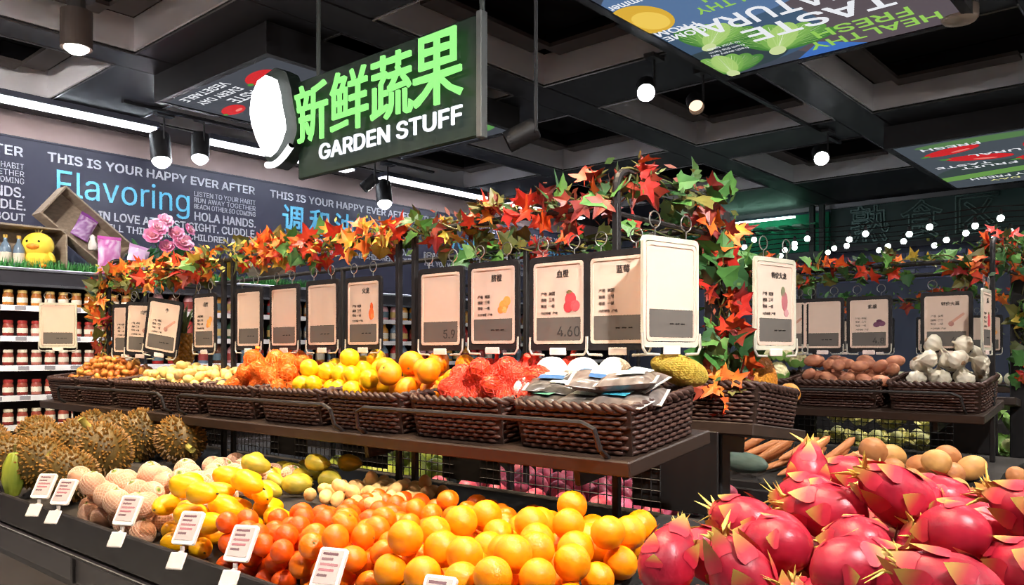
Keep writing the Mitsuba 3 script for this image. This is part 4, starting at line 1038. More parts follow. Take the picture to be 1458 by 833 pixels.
# ------------------------------------------------------------------ price signs
CARD = S(212, 188, 170)
sh_ = {}
sh_['frame'] = shp(cat(extrude(rrect(0.262, 0.335, 0.018).difference(rrect(0.226, 0.294, 0.012)), 0.012, S(28, 26, 27)).x(Tr(0, 0, -0.008)), box((-0.12, -0.155, -0.010), (0.12, 0.155, -0.006), S(28, 26, 27))), 'satin')
sh_['frame_clear'] = shp(extrude(rrect(0.25, 0.325, 0.018).difference(rrect(0.226, 0.294, 0.012)), 0.01, S(200, 196, 176)).x(Tr(0, 0, -0.006)), 'glossy')
card = extrude(rrect(0.222, 0.290, 0.014), 0.008, CARD).x(Tr(0, 0, -0.006))
edge = extrude(rrect(0.222, 0.290, 0.014).difference(rrect(0.200, 0.268, 0.008)), 0.003, CARD).x(Tr(0, 0, 0.002))
sh_['card'] = shp(cat(card, edge), 'satin')
sh_['display'] = shp(extrude(rrect(0.196, 0.082, 0.002), 0.003, S(96, 90, 84)).x(Tr(0, -0.092, 0.0)), 'satin')
sh_['tag'] = shp(box((-0.036, -0.184, 0.0), (0.036, -0.158, 0.008), S(232, 214, 206), 0.002), 'satin')
sh_['hook'] = [shp(tube([(s * 0.07, 0.163, 0), (s * 0.07, 0.186, 0)] + [(s * 0.07 + 0.024 * math.sin(q), 0.21 - 0.024 * math.cos(q), 0) for q in np.linspace(0.2, 6.0, 12)], 0.0022, 5, S(190, 190, 186)), 'metal') for s in (-1, 1)]
sh_['holder'] = [shp(tube([(s * 0.128, -0.12, 0.004), (s * 0.128, -0.165, 0.006), (s * 0.115, -0.182, 0.008), (s * 0.06, -0.184, 0.008)], 0.0045, 6, S(176, 172, 160)), 'glossy') for s in (-1, 1)]
sh_['dashes'] = shp(cat([box((x - 0.008, -0.095, 0.003), (x + 0.008, -0.091, 0.0045), S(40, 36, 34)) for x in (0.0, 0.025, 0.05)]), 'matte')
DIG = {s: shp(latin(s, 0.034, 0.0015, S(58, 54, 52), None, False).x(Tr(x, -0.118, 0.003)), 'matte') for s, x in (('5.9', 0.015), ('4.60', -0.005), ('4.8', 0.02))}
small = ['产地 美国', '规格 三号', '等级 一级']


def han_w(s, h, c):
    ms, x = [], 0.0
    for ch in s:
        if ch == ' ':
            x += h * 0.7
        elif ch == '一':
            ms.append(box((x, h * 0.45, 0), (x + h, h * 0.55, 0.001), c)); x += h * 1.1
        else:
            ms.append(han(ch, h, 0.001, c).x(Tr(x))); x += h * 1.1
    return cat(ms)


INK = S(70, 56, 52)
sh_['small'] = shp(cat([han_w(s, 0.0125, INK).x(Tr(-0.078, 0.028 - 0.022 * k, 0.0022)) for k, s in enumerate(small)] + [han_w('大红特级 产地', 0.0105, INK).x(Tr(-0.078, -0.040, 0.0022))]), 'matte')
_title = {}


def title(s):
    if s not in _title:
        h = 0.026 if len(s) < 4 else 0.022
        _title[s] = shp(han(s, h, 0.0012, S(52, 44, 42), 0.95, 0.1, 0.0003, True).x(Tr(0.02, 0.09, 0.0022)), 'matte')
    return _title[s]


def circ(x, y, r, c, ry=None):
    return extrude(affinity.scale(Point(0, 0).buffer(1, 8), r, ry or r), 0.0012, c).x(Tr(x, y, 0.0022))


PIC = {
    'orange': [circ(0.055, -0.004, 0.022, S(226, 150, 70)), circ(0.072, 0.014, 0.018, S(232, 162, 84)), circ(0.04, -0.018, 0.014, S(214, 130, 60)), circ(0.06, -0.018, 0.012, S(240, 190, 120))],
    'red': [circ(0.055, 0.012, 0.024, S(190, 70, 76)), circ(0.075, -0.012, 0.02, S(206, 92, 96)), circ(0.045, -0.015, 0.02, S(180, 60, 66)), circ(0.05, 0.036, 0.012, S(110, 96, 60), 0.007)],
    'flame': [circ(0.06, -0.006, 0.018, S(214, 104, 56), 0.026), circ(0.062, 0.028, 0.01, S(196, 84, 44), 0.018), circ(0.068, -0.016, 0.012, S(232, 140, 80))],
    'purple': [circ(0.045, -0.006, 0.02, S(112, 70, 92), 0.015), circ(0.075, 0.0, 0.02, S(126, 84, 104), 0.016), circ(0.06, 0.012, 0.018, S(98, 58, 80), 0.013)],
    'stick': [extrude(affinity.rotate(rrect(0.1, 0.014, 0.006), 38), 0.0012, S(200, 150, 130)).x(Tr(0.05, 0.016, 0.0022)), circ(0.025, -0.01, 0.014, S(170, 120, 110))],
    'dragon': [circ(0.055, 0.01, 0.018, S(170, 100, 104), 0.034), circ(0.045, 0.045, 0.012, S(120, 120, 90), 0.018), circ(0.065, -0.03, 0.014, S(190, 140, 140))]}
PIC = {k: shp(cat(v), 'matte') for k, v in PIC.items()}


def price_sign(label, pos, yaw, scale=1.0, ttl=None, pic=None, price=None, clear=False, roll=0.0, body=True, pitch=0.0):
    """pos: centre of the card; yaw: degrees from facing south, positive to the east"""
    k = thing('price_sign', label, 'price sign', 'hanging price signs')
    m = Tr(pos[0], pos[1], pos[2] - 0.017) @ Rz(yaw) @ Rx(90 + pitch) @ Rz(roll) @ Sc(scale * 0.89)
    add('frame', sh_['frame_clear' if clear else 'frame'], parent=k, tw=m, label='clear frame' if clear else 'black frame')
    c = add('card', sh_['card'], parent=k, tw=m)
    ds = add('display', sh_['display'], parent=k, tw=m, label='grey price display')
    add('tag', sh_['tag'], parent=k, tw=m)
    for q in (0, 1):
        add('hook', sh_['hook'][q], parent=k, tw=m)
        add('holder', sh_['holder'][q], parent=k, tw=m)
    if ttl:
        add('title', title(ttl), parent=c, tw=m)
        add('small_print', sh_['small'], parent=c, tw=m)
    if pic:
        add('picture', PIC[pic], parent=c, tw=m)
    add('price', DIG[price] if price else sh_['dashes'], parent=ds, tw=m)
    return k


ZS = 1.625
price_sign('bright blank price sign hanging at the left end of the near stand before the jars', (-5.2, 1.84, 1.632), 50, 0.93, clear=True)
price_sign('leftmost of three slanted pinkish printed price signs at the left of the near stand', (-4.70, 2.02, 1.60), 14, 0.98, '血橙', 'stick', roll=-1)
price_sign('middle one of three slanted pinkish printed price signs at the left of the near stand', (-4.46, 2.0, 1.60), 20, 0.98, '山竹', 'stick', roll=-3)
price_sign('rightmost and most tilted of the three slanted pinkish price signs at left', (-4.21, 2.0, 1.605), 22, 0.98, '牛', 'stick', roll=-9)
price_sign('narrow cream printed price sign left of the double posts over the pale potatoes', (-3.81, 2.02, 1.62), 0, 0.96, '山竹', 'orange')
price_sign('cream blank price sign just right of the double posts, above the orange netted mandarins', (-3.40, 2.02, 1.625), 0, 0.96)
price_sign('blank beige price sign above the yellow fruit, between two other blank ones', (-3.11, 2.02, 1.625), 0, 0.96)
price_sign('blank beige price sign left of the printed one with the flame orange picture', (-2.83, 2.02, 1.627), 0, 0.97)
price_sign('printed price sign with a flame orange picture left of the central double posts', (-2.56, 2.02, 1.625), 0, 0.96, '火龙', 'flame')
price_sign('blank beige price sign right of the central double posts, showing a price', (-2.12, 2.02, ZS), 0, 1.0, None, None, '5.9')
price_sign('printed price sign with an orange fruit picture above the red netted fruit', (-1.865, 2.02, ZS + 0.003), 0, 1.0, '脐橙', 'orange')
price_sign('printed price sign with a red fruit picture and a price ending in 60', (-1.585, 2.02, ZS), 0, 1.0, '血橙', 'red', '4.60')
price_sign('printed price sign partly hidden behind the large white blank one', (-1.36, 2.02, ZS), 0, 1.0, '蓝莓')
price_sign('large glaring white blank price sign at the right end of the near stand', (-1.195, 2.04, 1.64), 80, 1.08, clear=True)
price_sign('narrow printed price sign on the back of the near stand, right of the flowery post', (-1.20, 2.76, 1.64), 80, 1.12, '特价火龙', 'dragon', clear=True)
S2 = lambda x, z=1.62: (OX2 + x, OY2 + 2.02, z)
price_sign('printed price sign half hidden behind the narrow one, left on the second stand', S2(-2.17), 0, 0.97, '大蒜', 'stick')
price_sign('blank beige price sign on the second stand, second from the left', S2(-1.98), 0, 0.97)
price_sign('printed price sign with a purple potato picture on the second stand', S2(-1.74), 0, 0.97, '紫薯', 'purple', '4.8')
price_sign('printed price sign with a slanting stick picture on the second stand above the white garlic', S2(-1.375), 0, 1.0, '特价大蒜', 'stick', '4.8')
price_sign('narrow white price sign at the right end of the second stand, turned sideways', (OX2 - 1.17, OY2 + 1.86, 1.62), 92, 0.98, '大蒜', 'red', clear=True)
for i, (x, yw) in enumerate([(-3.4, 0), (-3.05, 10), (-2.75, 0), (-2.35, -8), (-1.95, 0)]):
    price_sign(f'small cream price sign far behind on the third stand, {nth(i + 1)} from the left', (O3x + x, O3y + 2.02, 1.62), yw, 1.0, None, 'orange' if i in (2, 4) else None)

# ------------------------------------------------------------------ garlands


def leaf_mesh(lobes, inner, size, c0, c1, curl):
    """flat lobed leaf, stalk at the origin, tip along +y, with a fold along its midrib; colours run from c0 at the base to c1 at the tips"""
    pts = []
    for i, (a, l, w) in enumerate(lobes):
        pts += [(a - w, inner * l + 0.08), (a - w * 0.45, l * 0.72), (a, l), (a + w * 0.45, l * 0.72)]
    pts.append((lobes[-1][0] + lobes[-1][2], inner * lobes[-1][1] + 0.06))
    pts.append((270, 0.10))
    a, r = np.radians([p[0] for p in pts]), np.array([p[1] for p in pts])
    v = np.column_stack([r * np.cos(a), r * np.sin(a) + 0.22, 0 * r])
    v = np.vstack([[0, 0.22, 0], v])
    n = len(pts)
    k = np.arange(n)
    f = np.column_stack([np.zeros(n, int), k + 1, (k + 1) % n + 1])
    z = 0.22 * np.abs(v[:, 0]) * (1 if curl > 0 else -1) * abs(curl) * 2 - curl * 0.5 * (v[:, 1] ** 2)
    v[:, 2] = z
    m = M(v * size, f, mixc(c0, c1, np.clip(np.linalg.norm(v[:, :2] - [0, .22], axis=1) * 1.1, 0, 1)))
    st = tube([(0, 0.14 * size, 0), (0, -0.25 * size, -0.05 * size)], 0.012 * size, 4, c0 * 0.8)
    return cat(m, st)


MAPLE = [(-25, 0.55, 20), (22, 0.85, 24), (90, 1.0, 26), (158, 0.85, 24), (205, 0.55, 20)]
IVY = [(10, 0.62, 32), (90, 0.9, 40), (170, 0.62, 32)]
LEAF = {}
for nm, l, inn, cs in (('red', MAPLE, .42, [((214, 70, 34), (176, 30, 26)), ((196, 44, 30), (150, 24, 26)), ((226, 110, 40), (196, 44, 28))]),
                       ('orange', MAPLE, .42, [((240, 170, 60), (222, 84, 36)), ((232, 120, 44), (214, 70, 34)), ((214, 90, 40), (240, 150, 60))]),
                       ('dark', MAPLE, .42, [((134, 34, 30), (96, 22, 24)), ((150, 60, 36), (110, 30, 26))]),
                       ('yellow', MAPLE, .42, [((206, 176, 70), (226, 198, 90)), ((176, 168, 60), (222, 180, 70))]),
                       ('green', IVY, .6, [((70, 120, 56), (56, 100, 46)), ((92, 140, 66), (70, 118, 54)), ((44, 84, 44), (34, 66, 36))]),
                       ('moss', IVY, .6, [((84, 92, 44), (66, 70, 36)), ((110, 108, 50), (90, 84, 40))])):
    LEAF[nm] = [shp(leaf_mesh(l, inn, 1.0, S(*a), S(*b), cu), 'leafy') for a, b in cs for cu in (0.35, -0.25)]
MIXES = {'bright': [('red', .28), ('orange', .3), ('dark', .08), ('yellow', .16), ('green', .14), ('moss', .1)], 'plain': [('red', .24), ('orange', .12), ('dark', .22), ('yellow', .04), ('green', .26), ('moss', .12)],
         'far': [('red', .3), ('orange', .1), ('dark', .16), ('yellow', .02), ('green', .34), ('moss', .08)]}


def garland(label, path, n, mix, spread=0.06, size=0.062, away=None):
    t = thing('leaf_garland', label, 'garland', 'artificial autumn leaf garlands')
    p = np.asarray(path, float)
    s = np.concatenate([[0], np.cumsum(np.linalg.norm(np.diff(p, axis=0), axis=1))])
    at = lambda q: np.array([np.interp(q, s, p[:, k]) for k in range(3)])
    for k in range(3):
        q = np.linspace(0, s[-1], int(s[-1] / 0.03) + 4)
        c = np.array([at(x) for x in q])
        ph = q * 22 + k * 2.1
        nrm = np.gradient(c, axis=0)
        nrm /= np.linalg.norm(nrm, axis=1, keepdims=True)
        e1 = np.cross(nrm, [0.3, 0.5, 0.8])
        e1 /= np.linalg.norm(e1, axis=1, keepdims=True)
        e2 = np.cross(nrm, e1)
        add('vine', tube(c + 0.019 * (np.cos(ph)[:, None] * e1 + np.sin(ph)[:, None] * e2), 0.0035, 5, S(*((86, 84, 40), (110, 104, 56), (60, 74, 36))[k])), 'leafy', t)
    # small filling leaflets between the large leaves, too fine to pick apart
    vs, fs, cs, n0 = [], [], [], int(s[-1] * (260 if mix == 'bright' else 170))
    tones = {'bright': [(120, 124, 46), (150, 140, 50), (84, 120, 52), (196, 170, 64), (206, 110, 44)], 'plain': [(66, 92, 44), (96, 96, 46), (110, 50, 34), (52, 80, 42)], 'far': [(60, 96, 46), (84, 90, 44), (44, 74, 40)]}[mix]
    for k in range(n0):
        c = at(rng.uniform(0, s[-1])) + rng.normal(size=3) * spread * 0.45
        d, e = rng.normal(size=3), rng.normal(size=3)
        d /= np.linalg.norm(d)
        e = np.cross(d, e)
        e /= np.linalg.norm(e)
        ln, w = rng.uniform(0.025, 0.05), rng.uniform(0.006, 0.011)
        o = len(vs)
        vs += [c, c + d * ln * 0.45 + e * w, c + d * ln, c + d * ln * 0.45 - e * w]
        fs += [(o, o + 1, o + 2), (o, o + 2, o + 3)]
        cs += [S(*tones[int(rng.integers(len(tones)))])] * 4
    add('small_leaves', M(vs, fs, np.array(cs)), 'leafy', t, kind='stuff')
    names, pr = [a for a, _ in MIXES[mix]], np.array([b for _, b in MIXES[mix]])
    view = np.array([0, 0, EYE])
    bursts = []
    for k in range(n):
        # leaves come in small bursts of one kind, the way the artificial sprigs do
        if k % 3 == 0:
            nm = names[int(rng.choice(len(names), p=pr / pr.sum()))]
            q0 = rng.uniform(0, s[-1])
            a0 = rng.uniform(0, 2 * np.pi)
        c = at(np.clip(q0 + rng.normal() * 0.02, 0, s[-1]))
        dv = at(min(q0 + 0.02, s[-1])) - at(max(q0 - 0.02, 0))
        dv /= np.linalg.norm(dv) + 1e-9
        e1 = np.cross(dv, [0.31, 0.53, 0.79]); e1 /= np.linalg.norm(e1)
        e2 = np.cross(dv, e1)
        a = a0 + rng.normal() * 0.6
        out = np.cos(a) * e1 + np.sin(a) * e2
        sz = size * rng.uniform(0.75, 1.25) * (1.25 if nm in ('green', 'moss') else 1.0)
        o = c + out * rng.uniform(0.012, spread * 0.8)
        nz = out + 0.9 * rng.normal(size=3) + 0.5 * np.array([0.2, -0.8, 0.2])
        nz /= np.linalg.norm(nz)
        up = out + 0.5 * rng.normal(size=3) + [0, 0, 0.15]
        up = up - nz * (up @ nz)
        m = frame(o, np.cross(up / np.linalg.norm(up), nz), up) @ Sc(sz)
        vs = LEAF[nm]
        add('green_leaf' if nm in ('green', 'moss') else 'maple_leaf', vs[int(rng.integers(len(vs)))], parent=t, tw=m)
    return t


def wavy(a, b, n, amp, seed):
    r = np.random.default_rng(seed)
    q = np.linspace(0, 1, n)[:, None]
    return np.asarray(a) * (1 - q) + np.asarray(b) * q + r.normal(size=(n, 3)) * [0, amp * 0.5, amp]


garland('leaf garland along the near stand rail right of the central double posts', wavy((-1.4, YF, ZR + 0.02), (-2.33, YF, ZR), 8, 0.015, 1), 120, 'plain', 0.075, 0.054)
garland('bright leaf garland along the near stand rail left of the central double posts', wavy((-2.36, YF - 0.01, ZR + 0.0), (-3.62, YF, ZR), 9, 0.015, 2), 170, 'bright', 0.07, 0.054)
garland('orange and red leaf garland on the near stand rail below the peonies', wavy((-3.66, YF, ZR), (-5.0, YF, ZR - 0.02), 9, 0.015, 3), 215, 'bright', 0.085, 0.058)
garland('leaf garland hanging down the left end post of the near stand', wavy((-5.0, YF - 0.02, ZR - 0.05), (-4.99, YF - 0.02, 1.36), 6, 0.01, 4), 66, 'bright', 0.07, 0.056)
garland('leaf garland over the hoop at the right end of the near stand', [(-1.38, YF, ZR + 0.03), (-1.38, YF + 0.05, ZR + 0.10), (-1.38, YC, ZR + 0.09), (-1.38, YB, ZR + 0.08)], 36, 'plain', 0.075, 0.06)
garland('leaf garland hanging down the thick black right post of the near stand', [(-1.36, YB - 0.03, ZR + 0.04), (-1.34, YB - 0.05, 1.75), (-1.33, YB - 0.04, 1.55), (-1.33, YB - 0.06, 1.36), (-1.3, YB - 0.07, 1.24)], 130, 'plain', 0.095, 0.058)
garland('leaf garland along the back rail of the near stand', wavy((-1.4, YB, ZR), (-2.6, YB, ZR), 7, 0.015, 5), 60, 'plain', 0.08, 0.066)
garland('leaf garland along the front rail of the second stand', wavy((OX2 - 1.2, OY2 + YF, ZR), (OX2 - 2.9, OY2 + YF, ZR), 9, 0.02, 6), 190, 'far', 0.09, 0.058)
garland('leaf garland round the right end post and hoop of the second stand', [(OX2 - 1.18, OY2 + YF, ZR + 0.05), (OX2 - 1.16, OY2 + YC, ZR + 0.08), (OX2 - 1.16, OY2 + YB, ZR + 0.06), (OX2 - 1.13, OY2 + YB - 0.04, 1.6), (OX2 - 1.12, OY2 + YB - 0.04, 1.3)], 130, 'far', 0.1, 0.062)
garland('leaf garland along the rail of the third stand far behind', wavy((O3x - 1.2, O3y + YF, ZR), (O3x - 3.4, O3y + YF, ZR), 9, 0.02, 7), 110, 'far', 0.1, 0.075)


# ------------------------------------------------------------------ produce: shapes


def noisy(m, amp, freq, seed=0):
    n = m.v / (np.linalg.norm(m.v, axis=1, keepdims=True) + 1e-9)
    return M(m.v + n * (amp * (meshkit.fbm(m.v * freq + 31 + seed, 3, seed) - 0.5) * 2)[:, None], m.f, m.c)


def mott(m, c0, c1, freq, seed=0, k=1.0):
    t = np.clip((meshkit.fbm(m.v * freq + 57 + seed, 3, seed) - 0.5) * 2.2 * k + 0.5, 0, 1)
    return m.col(mixc(c0, c1, t))


def citrus(c0, c1, sz, seed, mat='rind', k=3):
    m = ico(k)
    v = m.v.copy()
    r2 = v[:, 0] ** 2 + v[:, 1] ** 2
    v[:, 2] *= sz
    v[:, 2] -= np.where(v[:, 2] > 0, 0.10 * np.exp(-r2 * 28), -0.05 * np.exp(-r2 * 40))
    return shp(mott(noisy(M(v, m.f), 0.02, 1.7, seed), c0, c1, 2.2, seed), mat, True)


STEM = shp(cat(lathe([(0, 0), (0.09, 0.0), (0.07, 0.03), (0, 0.045)], 7, S(96, 100, 50)).x(Tr(0, 0, 0.83))), 'matte')
STICKER = shp(lathe([(0.0, 0.005), (0.13, 0.0)], 12, S(220, 214, 206)).x(Ry(60), Tr(0, 0, 1.0), Rx(180)), 'satin')
NAVEL = [citrus(S(248, 150, 6), S(240, 132, 4), 0.98, i) for i in range(3)]
MANDA = [citrus(S(240, 120, 8), S(232, 102, 6), 0.86, 5 + i) for i in range(3)]
REDTA = [citrus(S(234, 92, 8), S(222, 72, 6), 1.06, 9 + i) for i in range(3)]
NETOR = [citrus(S(240, 130, 30), S(236, 110, 24), 0.9, 13 + i, k=2) for i in range(2)]
NETRE = [citrus(S(222, 60, 36), S(232, 90, 40), 0.92, 17 + i, k=2) for i in range(2)]
YELLO = [citrus(S(250, 200, 18), S(244, 170, 14), 1.1, 21 + i, 'fruit', 2) for i in range(3)]
TANGE = [citrus(S(246, 146, 10), S(238, 126, 8), 0.84, 25 + i) for i in range(2)]


def mango_mesh(c0, c1, seed):
    m = ico(3)
    v = m.v * [1.30, 0.86, 0.80]
    v[:, 1] += 0.22 * (v[:, 0] / 1.3) ** 2
    v[:, 1:] *= (1 - 0.16 * (v[:, 0:1] / 1.3))
    return shp(mott(noisy(M(v, m.f), 0.03, 1.2, seed), c0, c1, 1.4, seed), 'fruit', True)


MANGO_Y = [mango_mesh(S(250, 188, 8), S(244, 160, 6), i) for i in range(3)]
MANGO_G = [mango_mesh(S(196, 168, 44), S(150, 140, 50), 3 + i) for i in range(2)]
MSTEM = shp(rod((1.2, 0.2, 0), (1.42, 0.27, 0), 0.07, 6, S(80, 66, 36)), 'matte')


def foam_net(rings, k, r):
    ms = []
    for s in (1, -1):
        for q in range(k):
            th = np.linspace(0.35, 2.5, rings)
            ph = q * 2 * np.pi / k + s * (th - 0.35) * 1.1
            ms.append(tube(np.column_stack([np.sin(th) * np.cos(ph), np.sin(th) * np.sin(ph), np.cos(th)]) * 1.03, r, 4, S(228, 196, 168)))
    ms.append(tube(np.column_stack([0.36 * np.cos(np.linspace(0, 6.28, 16)), 0.36 * np.sin(np.linspace(0, 6.28, 16)), np.full(16, 0.99)]), r * 1.6, 5, S(236, 212, 190)))
    return cat(ms)


def pale_fruit(seed):
    m = ico(3)
    return shp(mott(noisy(M(m.v * [1, 1, 1.05], m.f), 0.05, 1.3, seed), S(214, 164, 128), S(200, 138, 108), 1.6, seed), 'fruit', True)


PALE = [pale_fruit(i) for i in range(3)]
FOAM = shp(foam_net(14, 18, 0.024), 'matte', True)
PSTEM = shp(cat(rod((0, 0, 0.98), (0.03, 0.02, 1.18), 0.05, 6, S(110, 120, 60)), ico(1, S(120, 140, 70)).x(Tr(0, 0, 1.02), Sc(0.2, 0.2, 0.06))), 'matte')
POTA = [shp(mott(noisy(M(ico(2).v * [1.25, 0.95, 0.9], ico(2).f), 0.07, 1.1, i), S(*a), S(*b), 1.6, i), 'satin', True) for i, (a, b) in enumerate([((232, 206, 130), (214, 180, 100)), ((224, 196, 120), (206, 170, 96)), ((214, 160, 96), (226, 190, 120))])]
DATE = [shp(mott(M(ico(1).v * [1.25, 0.85, 0.85], ico(1).f), S(*a), S(*b), 1.5, i), 'fruit', True) for i, (a, b) in enumerate([((206, 140, 60), (176, 104, 44)), ((186, 110, 50), (150, 80, 36)), ((226, 168, 80), (190, 124, 56))])]
PURP = [shp(mott(noisy(M(ico(3).v * [1.35, 0.85, 0.85], ico(3).f), 0.08, 1.0, i), S(*a), S(*b), 1.6, i), 'satin', True) for i, (a, b) in enumerate([((176, 116, 86), (156, 94, 72)), ((192, 132, 98), (164, 100, 76))])]
TAN = [shp(mott(noisy(M(ico(3).v * [1.2, 0.95, 0.92], ico(3).f), 0.07, 0.9, i), S(*a), S(*b), 1.6, i), 'satin', True) for i, (a, b) in enumerate([((204, 140, 88), (180, 112, 66)), ((220, 166, 96), (196, 138, 80))])]


def garlic_mesh(seed):
    n = 36
    prof = [(0.25, -0.75), (0.75, -0.62), (0.98, -0.2), (0.92, 0.2), (0.55, 0.62), (0.2, 0.9), (0.12, 1.2), (0.1, 1.45), (0, 1.47)]
    m = lathe(prof, n, S(236, 228, 206))
    a = np.arctan2(m.v[:, 1], m.v[:, 0])
    s = 1 + 0.07 * np.cos(a * 9 + seed) * (np.abs(m.v[:, 2]) < 0.85)
    return shp(mott(M(m.v * np.column_stack([s, s, np.ones(len(s))]), m.f), S(240, 234, 214), S(214, 200, 176), 1.6, seed), 'satin', True)


GARLIC = [garlic_mesh(i) for i in range(2)]
GROOT = shp(lathe([(0, -0.86), (0.2, -0.84), (0.28, -0.74)], 10, S(150, 120, 90)), 'matte')


def durian_mesh(seed):
    r = np.random.default_rng(seed)
    m = ico(3)
    base = M(m.v * [1, 0.95, 1.12], m.f, S(92, 74, 34))
    ms, n = [base], 430
    k = np.arange(n) + 0.5
    ph, z = k * 2.39996, 1 - 2 * k / n
    d = np.column_stack([np.sqrt(1 - z * z) * np.cos(ph), np.sqrt(1 - z * z) * np.sin(ph), z]) + r.normal(size=(n, 3)) * 0.06
    d /= np.linalg.norm(d, axis=1, keepdims=True)
    tip, bc = S(166, 116, 48), S(76, 62, 28)
    for q in d:
        o = q * [1, 0.95, 1.12]
        a = np.cross(q, [0.3, 0.2, 0.9]); a /= np.linalg.norm(a)
        b = np.cross(q, a)
        w, h = 0.085, 0.13 + 0.04 * r.random()
        v = [o * 0.97 + a * w, o * 0.97 + b * w, o * 0.97 - a * w, o * 0.97 - b * w, o + q * h]
        ms.append(M(v, [(0, 1, 4), (1, 2, 4), (2, 3, 4), (3, 0, 4)], np.array([bc] * 4 + [tip * (0.8 + 0.4 * r.random())])))
    return shp(cat(ms), 'satin')


DURIAN = [durian_mesh(i) for i in range(2)]
DSTEM = shp(tube([(0, 0, 1.05), (0.02, 0, 1.35), (0.06, 0.02, 1.55)], [0.16, 0.13, 0.15], 8, S(150, 140, 70)), 'matte', True)


def carrot_mesh(seed):
    z = np.linspace(-1, 1, 9)
    r = np.array([0.03, 0.1, 0.13, 0.145, 0.15, 0.155, 0.16, 0.15, 0.02])
    p = np.column_stack([0.06 * np.sin(z * 2 + seed), 0.04 * np.cos(z * 1.5 + seed), z])
    return shp(mott(tube(p, r, 10), S(206, 140, 90), S(178, 110, 66), 3.0, seed), 'satin', True)


CARROT = [carrot_mesh(i) for i in range(3)]


def put(kind, variants, pos, r, desc, where, group, extras=(), cat_='fruit', rot=None, bands=('front', 'middle', 'back'), scale=(1, 1, 1)):
    keys = []
    for i, p in enumerate(pos):
        k = uniq(kind)
        R = rrot() if rot is None else rot(i)
        m = Tr(*p) @ R @ Sc(*(np.asarray(scale) * (r[i] if np.ndim(r) else r)))
        add('body', variants[int(rng.integers(len(variants)))], parent=k, tw=m)
        for nm, s, lab in extras:
            add(nm, s, parent=k, tw=m, label=lab)
        keys.append(k)
    label_pile(keys, pos, r, desc, where, group, bands, cat_)
    return keys


def near_view(P, R, margin=60):
    u, v, d = px(P)
    ok = (d > 0.3) & (u > -margin) & (u < 1458 + margin) & (v > -margin) & (v < 833 + margin)
    return P[ok], R[ok]


def upish(tilt=35):
    return lambda i: Rz(rng.uniform(0, 360)) @ Rx(rng.normal() * tilt)


bed1 = lambda x, y: 0.80 + 0.13 * np.clip((y - 1.167) / 0.493, 0, 1)


def skew_heap(n, x0, x1, y0, y1, bed, r, sk=-0.45, **k):
    """a heap whose sides slant: x shifts by sk per metre of depth"""
    P, R = heap(n, x0, x1, y0, y1, lambda x, y: bed(x, y), r, **k)
    P = P.copy()
    return P, R


H = {}
P, R = near_view(*heap(68, -1.50, -1.03, 1.17, 1.86, bed1, 0.041, mound=0.006, ybias=0.02))
navel = put('navel_orange', NAVEL, P, R, 'large navel orange', 'of the lower bin', 'navel oranges in the lower bins', [('stem_scar', STEM, None)])
for i in (3, 11, 17, 26, 31):
    if i < len(navel):
        add('sticker', STICKER, parent=navel[i], tw=np.array(scene[navel[i] + '__body']['to_world'].matrix).reshape(4, 4), label='small white sticker')
P, R = near_view(*heap(72, -1.83, -1.50, 1.17, 1.9, bed1, 0.034, mound=0.006, ybias=0.02))
put('mandarin', MANDA, P, R, 'orange mandarin', 'of the lower bin', 'mandarins in the lower bins', [('stem_scar', STEM, None)])
P, R = near_view(*heap(80, -2.20, -1.83, 1.17, 1.84, bed1, 0.031, mound=0.006, ybias=0.02))
put('red_tangerine', REDTA, P, R, 'red orange tangerine', 'of the lower bin', 'red tangerines in the lower bins', [('stem_scar', STEM, None)])
P, R = near_view(*heap(26, -2.62, -2.22, 1.17, 1.55, bed1, 0.048, mound=0.004, ybias=0.03))
put('mango', MANGO_Y, P, R * 0.86, 'bright yellow mango', 'of the lower bin', 'yellow mangoes in the lower bins', [('stem', MSTEM, None)], rot=lambda i: Rz(rng.normal() * 35 + 20) @ Rx(rng.normal() * 20) @ Ry(rng.normal() * 15))
P, R = near_view(*heap(20, -2.95, -2.45, 1.56, 1.98, bed1, 0.048, mound=0.0, ybias=0.02))
put('mango', MANGO_G, P, R * 0.86, 'greenish yellow mango', 'of the shaded heap', 'greenish mangoes in the lower bins', [('stem', MSTEM, None)], rot=lambda i: Rz(rng.normal() * 35 + 20) @ Rx(rng.normal() * 20) @ Ry(rng.normal() * 15), bands=('front', 'back'))
P, R = near_view(*heap(40, -2.44, -2.0, 1.62, 2.0, lambda x, y: bed1(x, y) + 0.01 + 0 * x, 0.027, mound=0.0))
put('kiwi_fruit', POTA[2:], P, R * 0.92, 'small dull brown fruit', 'of the shaded heap', 'dull small fruit in the lower bins', bands=('front', 'back'))
P, R = near_view(*heap(64, -3.34, -2.64, 1.17, 1.9, bed1, 0.044, mound=0.008, ybias=0.03))
put('pale_pear', PALE, P, R * 0.95, 'pale foam netted pear', 'of the lower bin', 'pale pears in foam nets', [('foam_net', FOAM, 'pale foam net'), ('stem', PSTEM, None)], rot=upish(50))
P, R = near_view(*heap(13, -5.0, -3.36, 1.18, 1.96, bed1, 0.125, mound=0.02, ybias=-0.05, cands=300))
put('durian', DURIAN, P, R * 0.83, 'spiky brown durian', 'of the left pile', 'durians in the lower bins', [('stem', DSTEM, None)])
t = thing('bitter_melon', 'yellow green ridged gourd at the left edge beside the durian bin', 'gourd')
gm = lathe([(0, -0.1), (0.025, -0.09), (0.042, -0.03), (0.04, 0.04), (0.022, 0.09), (0, 0.1)], 28, S(170, 176, 60))
a_ = np.arctan2(gm.v[:, 1], gm.v[:, 0])
gm.v *= (1 + 0.1 * np.cos(a_ * 9) * (np.abs(gm.v[:, 2]) < 0.095))[:, None] * [1, 1, 0] + [0, 0, 1]
